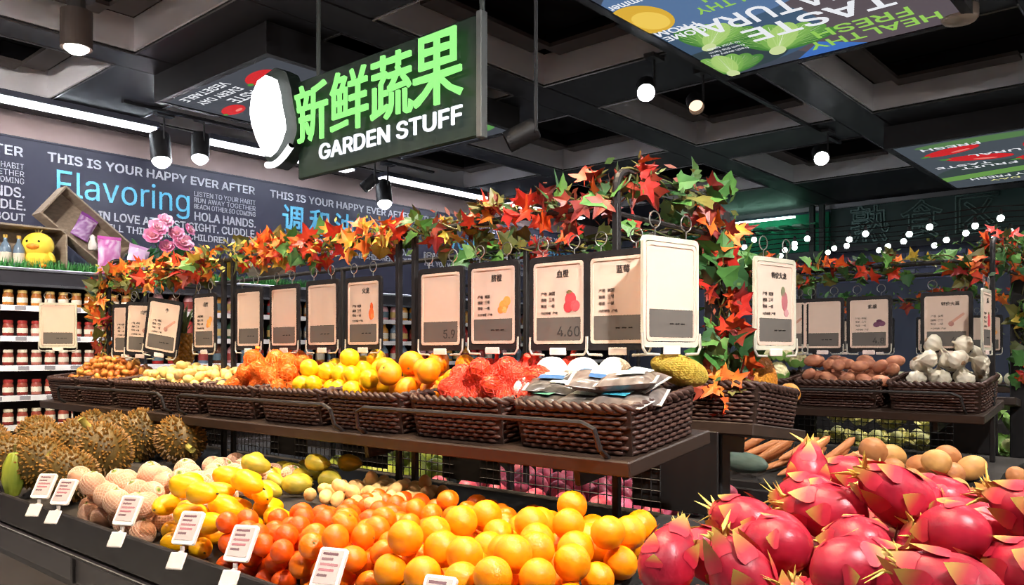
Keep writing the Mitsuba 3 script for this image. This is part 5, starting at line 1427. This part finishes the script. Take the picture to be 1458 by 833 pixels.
add('body', mott(gm, S(180, 186, 66), S(130, 146, 50), 30).x(Tr(-3.92, 1.21, 0.93), Ry(8)), 'satin', t, smooth=True)
add('stem', rod((-3.905, 1.21, 1.03), (-3.9, 1.21, 1.06), 0.006, 6, S(110, 100, 50)), 'matte', t)

# upper baskets
bedB = lambda x, y: 1.2585 + 0.1228 * (y - 1.79)
Y1B, Y2B = 1.84, 2.16


def net_bag(label, P, R, c, group):
    """a knotted net around the balls P: a lattice that follows their outline, and a tied tail"""
    t = thing('net_bag', label, 'net bag', group)
    cen = P.mean(0)
    m = ico(3)
    d = m.v
    rad = np.zeros(len(d))
    for p, r in zip(P - cen, R):
        b = d @ p
        q = b * b - (p @ p) + (r * 1.04) ** 2
        rad = np.maximum(rad, np.where(q > 0, b + np.sqrt(np.maximum(q, 0)), 0))
    tr = trimesh.Trimesh(d, m.f, process=False)
    ed = tr.edges_unique
    for _ in range(5):
        s, cnt = np.zeros(len(d)), np.zeros(len(d))
        for a, b in ((0, 1), (1, 0)):
            np.add.at(s, ed[:, a], rad[ed[:, b]]); np.add.at(cnt, ed[:, a], 1)
        rad = np.maximum(rad, s / cnt)
    v = cen + d * (rad + 0.002)[:, None]
    ms = [rod(v[a], v[b], 0.0013, 3, c) for a, b in ed]
    add('netting', cat(ms), 'satin', t, kind='stuff')
    top = cen + np.array([0.02, 0, (rad[np.argmax(d[:, 2])])])
    add('knot', tube([top - [0, 0, 0.006], top + [0.0, 0, 0.02], top + [0.012, -0.005, 0.035]], [0.014, 0.006, 0.012], 6, c), 'satin', t, smooth=True)


def split(P, k):
    from scipy.cluster.vq import kmeans2
    return kmeans2(P[:, :2], k, seed=3, minit='++')[1]


P, R = heap(40, -1.98, -1.52, Y1B, Y2B, bedB, 0.036, mound=0.03)
put('red_mandarin', NETRE, P, R, 'red mandarin inside red netting', 'of the upper basket', 'red mandarins in nets')
g = split(P, 5)
for i, k in enumerate(sorted(range(5), key=lambda k: px(P[g == k].mean(0))[0])):
    net_bag(f'red net bag of mandarins in the upper baskets, {nth(i + 1)} of five from the left', P[g == k], R[g == k], S(226, 70, 52), 'red net bags')
P, R = heap(17, -2.36, -1.96, Y1B, Y2B, bedB, 0.045, mound=0.02)
put('tangerine', TANGE, P, R, 'smooth orange tangerine', 'of the upper basket', 'tangerines in the upper baskets', [('stem_scar', STEM, None)], bands=('front', 'back'))
P, R = heap(38, -2.84, -2.38, Y1B, Y2B, bedB, 0.036, mound=0.05, axis=(-2.6, 2.02))
put('yellow_plum', YELLO, P, R, 'round yellow fruit', 'of the upper basket', 'yellow fruit in the upper baskets')
P, R = heap(40, -3.34, -2.86, Y1B, Y2B, bedB, 0.036, mound=0.05, axis=(-3.12, 2.0))
put('netted_mandarin', NETOR, P, R, 'orange mandarin inside orange netting', 'of the upper basket', 'mandarins in orange nets')
g = split(P, 4)
for i, k in enumerate(sorted(range(4), key=lambda k: px(P[g == k].mean(0))[0])):
    net_bag(f'orange net bag of mandarins in the upper baskets, {nth(i + 1)} of four from the left', P[g == k], R[g == k], S(240, 120, 40), 'orange net bags')
P, R = heap(150, -4.30, -3.36, Y1B, Y2B, lambda x, y: bedB(x, y) + 0.012, 0.0235, mound=0.05, axis=(-3.85, 2.02))
put('small_potato', POTA, P, R * 0.92, 'small pale potato', 'of the upper baskets', 'small potatoes in the upper baskets', cat_='potato', bands=('front', 'second', 'third', 'back'))
P, R = heap(270, -5.26, -4.32, Y1B, Y2B, lambda x, y: bedB(x, y) + 0.015, 0.0195, mound=0.11, axis=(-4.85, 2.02))
put('dried_date', DATE, P, R * 0.92, 'small amber date', 'of the upper baskets', 'dates in the upper baskets', bands=('front', 'second', 'third', 'fourth', 'back'))

# packets with blue labels
def packet(label, m, c0, c1, lab, seed):
    n, k = 13, 9
    u, v = np.meshgrid(np.linspace(-1, 1, n), np.linspace(-1, 1, k), indexing='ij')
    th = 0.020 * ((1 - np.abs(u) ** 4) * (1 - np.abs(v) ** 4)) ** 0.5
    r = np.random.default_rng(seed)
    vs, fs, cs = [], [], []
    i, j = np.meshgrid(np.arange(n - 1), np.arange(k - 1), indexing='ij')
    f = np.stack([i * k + j, (i + 1) * k + j, (i + 1) * k + j + 1, i * k + j + 1], -1).reshape(-1, 4)
    bump = 0.006 * (meshkit.noise(np.stack([u * 5 + seed, v * 4, 0 * u], -1), seed) - 0.3)
    for s in (1, -1):
        z = s * (th + bump * (th > 0.001))
        vs.append(np.stack([u * 0.085, v * 0.06, z], -1).reshape(-1, 3))
        fs.append((f if s > 0 else f[:, ::-1]) + (0 if s > 0 else n * k))
        cs.append(mixc(c0, c1, meshkit.noise(np.stack([u * 7 + seed, v * 6, 0 * u], -1), seed)).reshape(-1, 3))
    t = thing('vegetable_packet', label, 'packet', 'clear packets in the upper basket')
    add('pouch', M(np.vstack(vs), np.vstack(fs), np.vstack(cs)).x(m), 'film', t, smooth=True)
    q = np.linspace(-1, 1, 7)
    lx, ly = np.meshgrid(q * 0.042 + r.uniform(-0.02, 0.02), q * 0.028 + r.uniform(-0.012, 0.012), indexing='ij')
    zz = 0.0225 * ((1 - np.abs(lx / 0.085) ** 4) * (1 - np.abs(ly / 0.06) ** 4)) ** 0.5 + 0.006
    i, j = np.meshgrid(np.arange(6), np.arange(6), indexing='ij')
    f = np.stack([i * 7 + j, (i + 1) * 7 + j, (i + 1) * 7 + j + 1, i * 7 + j + 1], -1).reshape(-1, 4)
    cc = np.where((np.arange(49) % 7 < 4)[:, None], lab, S(216, 224, 222))
    add('paper_label', M(np.stack([lx, ly, zz], -1).reshape(-1, 3), f, cc).x(m), 'satin', t, smooth=True)
    for s in (-1, 1):
        add('crimped_end', box((s * 0.085 - 0.008, -0.058, -0.0015), (s * 0.085 + 0.008, 0.058, 0.0015), S(176, 176, 170)).x(m), 'film', t)


TEAL, BLUE, PALEL, GRN = S(50, 130, 150), S(40, 84, 130), S(196, 210, 200), S(60, 110, 90)
pk = [(-1.47, 1.87, 0.055, GRN, 0), (-1.33, 1.865, 0.055, PALEL, 1), (-1.21, 1.88, 0.062, TEAL, 2), (-1.42, 1.98, 0.085, PALEL, 0), (-1.28, 1.98, 0.09, TEAL, 2), (-1.2, 2.0, 0.075, BLUE, 2),
      (-1.36, 2.08, 0.115, BLUE, 1), (-1.22, 2.09, 0.11, TEAL, 2), (-1.47, 1.95, 0.1, BLUE, 1), (-1.30, 1.92, 0.115, BLUE, 2), (-1.21, 1.93, 0.12, PALEL, 2)]
WH = ['dark green labelled packet of mushrooms at the front left', 'dark packet with pale label at the front middle', 'pinkish packet with teal label at the front right corner', 'packet with pale label behind the front left one', 'teal labelled packet in the middle',
      'packet with blue label at the right rim', 'blue labelled packet at the back middle', 'teal labelled packet at the back right', 'blue labelled packet lying on top at left', 'packet with blue label lying on top in the middle', 'packet with pale label lying on top at right']
for i, (x, y, dz, lab, tone) in enumerate(pk):
    c0, c1 = [(S(36, 34, 32), S(76, 72, 68)), (S(58, 55, 52), S(98, 92, 88)), (S(74, 64, 60), S(122, 112, 106))][tone]
    packet(WH[i] + ' of the right upper basket', Tr(x - 0.035, 1.862 + (y - 1.865) * 0.42, 1.262 + dz * 0.9 + 0.05 * (y - 1.85)) @ Rz(rng.uniform(-25, 25)) @ Rx(rng.uniform(8, 26)) @ Ry(rng.uniform(-8, 8)) @ Sc(0.92), c0, c1, lab, i)


def lump(name, label, cat_, c0, c1, cen, scl, rot_, net=None, group=None, mat='satin'):
    t = thing(name, label, cat_, group)
    m = noisy(M(ico(3).v, ico(3).f), 0.06, 1.4, int(abs(cen[0]) * 100))
    mm = Tr(*cen) @ rot_ @ Sc(*scl)
    add('body', mott(m, c0, c1, 1.8).x(mm), mat, t, smooth=True)
    if net is not None:
        e = trimesh.Trimesh(m.v, m.f, process=False).edges_unique
        v = m.v * 1.015
        vv = v @ mm[:3, :3].T + mm[:3, 3]
        add('netting', cat([rod(vv[a], vv[b], 0.0012, 3, net) for a, b in e]), 'satin', t, kind='stuff')
    return t


FW = (S(222, 206, 170), S(206, 186, 140))
for i, (x, y) in enumerate([(-1.585, 1.985), (-1.475, 2.0), (-1.36, 2.0)]):
    lump('netted_melon', f'pale melon in white foam net behind the packets, {nth(i + 1)} from the left', 'melon', *FW, (x, y, 1.385), (0.055, 0.052, 0.052), rrot(), S(236, 230, 220), 'foam netted melons')
lump('netted_melon', 'white foam netted fruit between the red nets and the packets', 'melon', *FW, (-1.62, 1.9, 1.34), (0.034, 0.036, 0.036), rrot(), S(236, 230, 220), 'foam netted melons')
lump('clear_bag', 'bluish clear plastic bag lying behind the red nets', 'bag', S(150, 160, 176), S(196, 200, 206), (-2.0, 2.13, 1.385), (0.085, 0.04, 0.05), Ry(18) @ Rz(20), mat='film')
lump('clear_bag', 'whitish plastic bag behind the red nets under the fruit price signs', 'bag', S(176, 176, 186), S(220, 214, 214), (-1.76, 2.16, 1.40), (0.1, 0.03, 0.035), Rz(4), mat='film')
lump('mesh_sack', 'olive green mesh sack folded over the right rim of the upper basket', 'sack', S(126, 112, 40), S(196, 144, 50), (-1.21, 2.12, 1.40), (0.05, 0.11, 0.042), Rz(-12) @ Rx(-14), S(196, 170, 70))
# pineapple standing behind the slanted signs
t = thing('pineapple', 'pineapple with dark spiky crown behind the three slanted price signs', 'pineapple')
pz = []
for r_ in range(9):
    for q in range(11):
        a = 2 * math.pi * (q + 0.5 * (r_ % 2)) / 11
        rr = 0.052 * math.sin(math.pi * (r_ + 1.4) / 11.2) ** 0.35
        pz.append(ico(1, S(150, 104, 44)).x(Tr(rr * math.cos(a), rr * math.sin(a), 0.02 + 0.0175 * r_), Sc(0.0155)))
PB = Tr(-4.25, 2.13, 1.385)
add('body', cat(pz, lathe([(0, 0), (0.045, 0.005), (0.05, 0.09), (0.04, 0.165), (0, 0.175)], 16, S(120, 84, 40))).x(PB), 'satin', t, smooth=True)
for k in range(26):
    ln = rng.uniform(0.1, 0.2)
    lean = rng.uniform(0.1, 0.75)
    q = np.linspace(0, 1, 5)
    p = np.column_stack([0.012 + ln * lean * q ** 1.6, 0 * q, 0.165 + ln * q * (1 - 0.25 * lean * q)])
    add('crown_leaf', tube(p, [0.009, 0.011, 0.009, 0.006, 0.001], 5, var(S(70, 84, 52), 0.15), flat=0.25).x(PB, Rz(rng.uniform(0, 360))), 'leafy', t, smooth=True)
# back of the near stand
lump('netted_pomelo', 'yellow pomelo in an orange net on the back basket right of the flowery post', 'pomelo', S(226, 160, 50), S(206, 140, 44), (-1.33, 2.86, 1.36), (0.085, 0.085, 0.095), rrot(), S(190, 120, 40))
lump('netted_pomelo', 'small yellow fruit right of the netted pomelo on the back basket', 'pomelo', S(206, 140, 60), S(190, 120, 50), (-1.22, 2.93, 1.30), (0.04, 0.04, 0.04), rrot())
P, R = heap(56, -2.75, -1.5, 2.5, 3.3, lambda x, y: 0.802 + 0 * x, 0.048, mound=0)
put('pink_apple', [citrus(S(220, 70, 110), S(232, 130, 150), 0.92, 40 + i, 'fruit', 2) for i in range(2)], P, R, 'pink fruit', 'behind the wire grid', 'pink fruit behind the wire grid', bands=('',))
P, R = heap(26, -3.6, -2.85, 2.5, 3.3, lambda x, y: 0.802 + 0 * x, 0.055, mound=0)
put('green_apple', [citrus(S(150, 170, 60), S(180, 190, 90), 0.95, 50, 'fruit', 2)], P, R, 'green fruit', 'behind the wire grid', 'green fruit behind the wire grid', bands=('',))

# small electronic labels clipped on the bin lip
LB = {'case': shp(extrude(rrect(0.062, 0.084, 0.006), 0.008, S(236, 230, 222)).x(Tr(0, 0, -0.008)), 'satin'),
      'screen': shp(cat(box((-0.025, -0.032, 0.0), (0.025, 0.036, 0.0012), S(196, 176, 172)), *[box((-0.02, 0.026 - 0.011 * k, 0.001), (-0.02 + w, 0.031 - 0.011 * k, 0.0018), S(*c)) for k, (w, c) in enumerate([(0.034, (120, 90, 96)), (0.026, (130, 100, 104)), (0.04, (166, 116, 120)), (0.034, (172, 112, 120)), (0.022, (120, 96, 100))])]), 'satin'),
      'clip': shp(cat(tube([(0, -0.045, -0.006), (0, -0.056, -0.012), (0.0, -0.066, -0.004)], 0.006, 6, S(196, 190, 184)), box((-0.022, -0.104, -0.006), (0.022, -0.062, 0.0), S(224, 216, 210), 0.002)), 'glossy')}
for x, yw, what in ((-3.35, 34, 'leftmost, before the durians'), (-3.155, 30, 'second from the left, between durians and pale pears'), (-2.63, 30, 'in front of the pale pears'), (-2.236, 28, 'in front of the yellow mangoes'),
                    (-1.95, 26, 'between the mangoes and the red tangerines'), (-1.568, 22, 'in front of the red tangerines and mandarins'), (-1.208, 18, 'cut by the lower edge before the navel oranges')):
    k = thing('shelf_label', f'small white electronic price label, {what}', 'price label', 'electronic labels on the bin lip')
    m = Tr(x, 1.135, 0.952) @ Rz(yw) @ Rx(90 - 34) @ Sc(1.18)
    cs = add('case', LB['case'], parent=k, tw=m)
    add('screen', LB['screen'], parent=cs, tw=m)
    add('clip', LB['clip'], parent=k, tw=m)

# ------------------------------------------------------------------ dragon fruit heap on its own bin beside the near stand
DC = (-0.42, 1.76)
bedD = lambda x, y: np.maximum(1.10 - 0.40 * np.maximum(0, np.sqrt((x - DC[0]) ** 2 + (y - DC[1]) ** 2) - 0.08), 0.815)
t = thing('fruit_bin', 'black bin carrying the dragon fruit heap at the end of the near stand', 'bin')
add('body', box((-0.86, 1.02, 0.0), (0.16, 2.3, 0.80), S(28, 26, 27), 0.01), 'satin', t)
gx, gy = np.meshgrid(np.linspace(-0.845, 0.14, 24), np.linspace(1.04, 2.28, 26), indexing='ij')
gz = np.maximum(bedD(gx, gy) - 0.004, 0.81)
i, j = np.meshgrid(np.arange(23), np.arange(25), indexing='ij')
f = np.stack([i * 26 + j, (i + 1) * 26 + j, (i + 1) * 26 + j + 1, i * 26 + j + 1], -1).reshape(-1, 4)
add('liner', M(np.stack([gx, gy, gz], -1).reshape(-1, 3), f, S(56, 52, 50)), 'matte', t, smooth=True)
for a, b in (((-0.86, 1.02), (0.16, 1.035)), ((-0.86, 2.285), (0.16, 2.3)), ((-0.86, 1.035), (-0.845, 2.285)), ((0.145, 1.035), (0.16, 2.285))):
    add('side_board', box((*a, 0.8), (*b, 0.90), S(28, 26, 27), 0.004), 'satin', t)

PINK, PDK, TIPG = S(180, 32, 54), S(138, 22, 42), S(176, 152, 66)


def dragon(seed):
    """body and its scales, unit radius about 1; the crown end along +z"""
    r = np.random.default_rng(seed)
    m = ico(3)
    L = lambda z: 1.0 - 0.10 * z
    v = m.v * [0.90, 0.90, 1.26]
    v[:, :2] *= (1 - 0.12 * m.v[:, 2:3])
    body = shp(mott(noisy(M(v, m.f), 0.05, 1.3, seed), PINK, PDK, 1.5, seed), 'fruit', True)
    scales = []

    def surf(th, ph):
        d = np.array([math.sin(th) * math.cos(ph), math.sin(th) * math.sin(ph), math.cos(th)])
        p = d * [0.90, 0.90, 1.26]
        p[:2] *= 1 - 0.12 * d[2]
        return p

    def scale(th, ph, ln, w, lift, tipc):
        rows = 6
        vs, cs = [], []
        for q in range(rows):
            s = q / (rows - 1)
            tt = max(th - s * ln * 0.55 / 1.1, 0.02)
            p = surf(tt, ph)
            e = surf(tt, ph + 0.01) - p
            e = e / (np.linalg.norm(e) + 1e-9)
            n = p / np.linalg.norm(p)
            o = p + n * (0.012 + lift * s ** 2.2 * ln)
            if s > 0.55:
                o = o + np.array([0, 0, 1.0]) * ln * 0.35 * (s - 0.55)
            ww = w * (1 - s ** 2.6) * (0.75 + 0.35 * min(s * 3, 1) - 0.1 * s)
            for k in (-1, -0.5, 0, 0.5, 1):
                vs.append(o + e * ww * k - n * 0.03 * ln * k * k * (1 - s))
                cs.append(mixc(mixc(PINK, S(206, 70, 80), 0.5 * s), tipc, np.clip((s - 0.5) * 2.2, 0, 1)))
        vs, cs = np.array(vs), np.array(cs)
        f = []
        for q in range(rows - 1):
            for k in range(4):
                a = q * 5 + k
                f.append((a, a + 1, a + 6, a + 5))
        return shp(M(vs, np.array(f), cs), 'leafy', True)

    k = 0
    for th, n, ln, w in ((2.35, 3, 0.6, 0.34), (1.8, 4, 0.85, 0.38), (1.25, 4, 1.0, 0.36), (0.75, 4, 1.1, 0.28)):
        for q in range(n):
            ph = 2 * math.pi * (q + 0.5 * (k % 2)) / n + r.normal() * 0.15
            scales.append(scale(th + r.normal() * 0.06, ph, ln * r.uniform(0.85, 1.2), w, r.uniform(0.08, 0.26), TIPG * r.uniform(0.8, 1.1)))
        k += 1
    crown = []
    for q in range(7):
        ph = 2 * math.pi * q / 7 + r.normal() * 0.2
        d = np.array([math.cos(ph), math.sin(ph), 0])
        p0 = d * 0.16 + [0, 0, 1.02]
        lean, ln = r.uniform(0.25, 0.9), r.uniform(0.55, 0.95)
        p1, p2 = p0 + ln * 0.5 * (d * lean * 0.5 + [0, 0, 1]), p0 + ln * (d * lean + [0, 0, 0.85])
        c = S(212, 190, 96)
        g = tube([p0, (p0 + p1) / 2, p1, (p1 + p2) / 2, p2], [0.09, 0.1, 0.085, 0.05, 0.008], 6, c, flat=0.35)
        crown.append(shp(g.col(mixc(S(206, 80, 90), c, np.clip((g.v[:, 2] - 1.0) * 3, 0, 1))), 'leafy', True))
    return body, scales, crown


DRAGON = [dragon(i) for i in range(4)]
rng = np.random.default_rng(3)
P, R = heap(86, -0.78, 0.1, 1.08, 2.05, bedD, 0.0585, mound=0.03, cands=120, axis=(DC[0], DC[1]))
u_, v_, d_ = px(P)
ok = (u_ > 780) & (u_ < 1560) & (v_ > 560) & (v_ < 930) & (d_ > 0.6)
P, R = P[ok], R[ok]
keys = []
u_, v_, d_ = px(P)
for i, p in enumerate(P):
    k = uniq('dragon_fruit')
    b, sc, cr = DRAGON[int(rng.integers(4))]
    d = np.array([-0.6 + rng.normal() * 0.5, 0.15 + rng.normal() * 0.5, 0.25 + rng.normal() * 0.35])
    m = Tr(*p) @ look((0, 0, 0), d, rng.uniform(0, 360)) @ Sc(R[i] * 0.93)
    add('body', b, parent=k, tw=m)
    hid = ((u_[i] - u_) ** 2 + (v_[i] - v_) ** 2 < (0.4 * FOC * R / d_) ** 2) & (d_ < d_[i] - 0.04)
    if hid.any():
        sc, cr = sc[:0], cr[:3]
    for s in sc:
        add('scale', s, parent=k, tw=m)
    for s in cr:
        add('crown_leaf', s, parent=k, tw=m, label='yellow green crown leaf')
    keys.append(k)
label_pile(keys, P, R, 'pink dragon fruit', 'of the heap', 'dragon fruits', ('front', 'second', 'third', 'top'))

# ------------------------------------------------------------------ second stand: vegetables
bed2_ = lambda x, y: bed1(x, y - OY2)
pos, rots = [], []
for lay in range(3):
    for k in range(9 - lay):
        pos.append((-1.98 + 0.085 * k + 0.04 * lay + rng.normal() * 0.008, 3.86 + rng.normal() * 0.02, 0.93 + 0.035 * lay - 0.01))
        rots.append((rng.normal() * 8 - 35, rng.normal() * 4))
put('carrot', CARROT, np.array(pos), np.full(len(pos), 0.125), 'brownish orange carrot', 'on the second stand', 'carrots on the second stand', cat_='carrot',
    rot=lambda i: Rz(rots[i][0]) @ Rx(-90 + 20 + rots[i][1]), bands=('',))
lump('winter_melon', 'grey green melon in front of the carrots on the second stand', 'melon', S(90, 106, 96), S(66, 84, 74), (-1.74, 3.64, 0.93), (0.14, 0.05, 0.05), Rz(-15))
lump('yellow_squash', 'small yellow squash just right of the flowery post behind the carrots', 'squash', S(210, 190, 90), S(190, 170, 80), (-1.98, 4.16, 1.03), (0.06, 0.04, 0.04), Rz(20))
P, R = heap(12, -1.30, -0.76, 3.62, 4.05, bed2_, 0.064, mound=0.0)
put('tan_squash', TAN, P, R * 0.9, 'large tan squash', 'on the second stand', 'tan squashes on the second stand', cat_='squash', bands=('front', 'back'))
t = thing('fruit_bin', 'black bin of yellowish potatoes at the right edge beyond the dragon fruits', 'bin')
add('body', box((-0.70, 3.54, 0.0), (0.1, 4.15, 0.80), S(28, 26, 27), 0.01), 'satin', t)
add('front_lip', box((-0.70, 3.52, 0.74), (0.1, 3.54, 0.86), S(30, 28, 28), 0.004), 'satin', t)
P, R = heap(40, -0.69, -0.1, 3.56, 4.1, lambda x, y: 0.802 + 0.2 * (y - 3.56), 0.045, mound=0.0)
put('potato', TAN, P, R * 0.9, 'yellowish brown potato', 'of the right edge bin', 'potatoes at the right edge', cat_='potato')
bedB2 = lambda x, y: bedB(x, y - OY2)
P, R = heap(26, -1.73, -1.25, OY2 + Y1B, OY2 + Y2B, bedB2, 0.043, mound=0.02)
put('purple_potato', PURP, P, R * 0.84, 'reddish brown potato', 'of the second stand basket', 'purple potatoes on the second stand', cat_='potato', rot=lambda i: Rz(rng.normal() * 40 - 30) @ Ry(rng.normal() * 18))
P, R = heap(17, -1.23, -0.84, OY2 + Y1B, OY2 + Y2B, bedB2, 0.052, mound=0.02)
put('garlic_bulb', GARLIC, P, R * 0.88, 'white garlic bulb', 'of the second stand basket', 'garlic on the second stand', [('root_base', GROOT, None)], cat_='garlic', rot=upish(60))


def cauli(seed):
    r = np.random.default_rng(seed)
    ms = []
    for k in range(60):
        z = 1 - 1.15 * (k + 0.5) / 60
        ph = k * 2.39996
        d = np.array([math.sqrt(max(1 - z * z, 0)) * math.cos(ph), math.sqrt(max(1 - z * z, 0)) * math.sin(ph), z])
        ms.append(ico(1, S(236, 226, 180) * (0.85 + 0.15 * r.random())).x(Tr(*(d * 0.78)), Sc(0.24)))
    return shp(cat(ms), 'matte', True)


CAULI = [cauli(i) for i in range(2)]
wrap = []
for k in range(6):
    a = k * 60
    sv = ico(2).v * [0.5, 0.06, 0.55]
    sv[:, 1] += 0.3 * (sv[:, 0] ** 2)
    wrap.append(M(sv, ico(2).f, S(120, 160, 80)).x(Rz(a), Tr(0, -0.9, -0.35), Rx(25)))
WRAP = shp(cat(wrap), 'leafy', True)
P, R = heap(9, -2.2, -1.75, OY2 + Y1B, OY2 + Y2B, bedB2, 0.062, mound=0.02)
put('cauliflower', CAULI, P, R * 0.86, 'pale cauliflower', 'on the second stand', 'cauliflowers on the second stand', [('wrapper_leaves', WRAP, None)], cat_='cauliflower', rot=upish(12), bands=('',))
P, R = heap(14, -2.65, -2.22, OY2 + Y1B, OY2 + Y2B, bedB2, 0.046, mound=0.02)
put('green_pepper', [citrus(S(60, 110, 50), S(40, 84, 40), 1.2, 60, 'glossy', 2)], P, R * 0.85, 'green pepper', 'on the second stand', 'green peppers on the second stand', cat_='pepper', bands=('',))


def lettuce(seed, base, tip, n=16):
    r = np.random.default_rng(seed)
    ms = []
    for k in range(n):
        u, v = np.meshgrid(np.linspace(-1, 1, 7), np.linspace(0, 1, 7), indexing='ij')
        w = 0.42 * np.sin(np.pi * (0.12 + 0.8 * v)) ** 0.8
        ruf = 0.07 * np.sin(u * 9 + k) * v
        p = np.stack([u * w, 0.25 * v ** 2 + 0.12 * u ** 2 + ruf, v * 1.15], -1).reshape(-1, 3)
        i, j = np.meshgrid(np.arange(6), np.arange(6), indexing='ij')
        f = np.stack([i * 7 + j, (i + 1) * 7 + j, (i + 1) * 7 + j + 1, i * 7 + j + 1], -1).reshape(-1, 4)
        ring_ = k / n
        ms.append(M(p * (0.75 + 0.35 * ring_), f, mixc(base, tip, v.reshape(-1))).x(Rz(k * 137.5), Tr(0, 0.05 + 0.13 * ring_, -0.6), Rx(-8 - 34 * ring_)))
    return shp(cat(ms), 'leafy', True)


LET = [lettuce(i, S(224, 230, 190), S(120, 170, 70)) for i in range(2)]
CAB = [lettuce(5 + i, S(240, 236, 200), S(226, 218, 130), 14) for i in range(2)]
CORE = shp(ico(2, S(214, 214, 150)).x(Sc(0.5, 0.5, 0.62)), 'satin', True)
for nm, vs, n, x0, x1, desc, ct in (('napa_cabbage', CAB, 12, -2.15, -1.3, 'yellowish white cabbage', 'cabbage'), ('bok_choy', LET, 8, -1.28, -0.8, 'green and white cabbage', 'cabbage')):
    P, R = heap(n, x0, x1, OY2 + 2.88, OY2 + 3.48, lambda x, y: 0.802 + 0 * x, 0.1, mound=0)
    put(nm, vs, P, R * 0.9, desc, 'behind the second stand', desc + 's', [('core', CORE, None)], cat_=ct, rot=upish(25), bands=('',))
for i, (x, y) in enumerate([(-7.18, 2.0), (-7.16, 2.3), (-7.17, 2.6)]):
    k = thing('lettuce', f'light green lettuce on the low deck of the wall shelf, {nth(i + 1)} from the left', 'lettuce', 'lettuces on the low deck')
    m = Tr(x, y, 0.72) @ Sc(0.17)
    add('body', LET[i % 2], parent=k, tw=m)
    add('core', CORE, parent=k, tw=m)
t = thing('lettuce_deck', 'low white edged deck carrying the lettuces under the wall shelf', 'shelf')
add('board', box((-7.28, 1.3, 0.0), (-6.98, 3.2, 0.6), S(150, 146, 146), 0.01), 'satin', t)
add('white_edge', box((-6.98, 1.3, 0.54), (-6.965, 3.2, 0.62), S(230, 228, 228), 0.004), 'satin', t)
for i, (x, y) in enumerate([(-0.62, 5.15), (-0.42, 5.1), (-0.3, 5.3)]):
    k = thing('lettuce', f'green leafy lettuce beyond the second stand at the right edge, {nth(i + 1)} from the left', 'lettuce', 'lettuces at the right edge')
    m = Tr(x, y, 0.98) @ Sc(0.17)
    add('body', LET[i % 2], parent=k, tw=m)
    add('core', CORE, parent=k, tw=m)
t = thing('fruit_bin', 'dark bin of leafy lettuces beyond the second stand at the right edge', 'bin')
add('body', box((-0.72, 4.9, 0), (0.3, 5.6, 0.86), S(30, 30, 30), 0.01), 'satin', t)
add('front_lip', box((-0.72, 4.88, 0.8), (0.3, 4.9, 0.9), S(30, 28, 28), 0.004), 'satin', t)
P, R = heap(34, O3x - 3.6, O3x - 1.6, O3y + 1.85, O3y + 2.2, lambda x, y: 1.2 + 0 * x, 0.05, mound=0.01)
put('white_radish', [citrus(S(226, 220, 196), S(206, 206, 170), 1.1, 70, 'satin', 2)], P, R, 'pale round vegetable', 'on the third stand', 'pale vegetables far behind', cat_='vegetable', bands=('',))
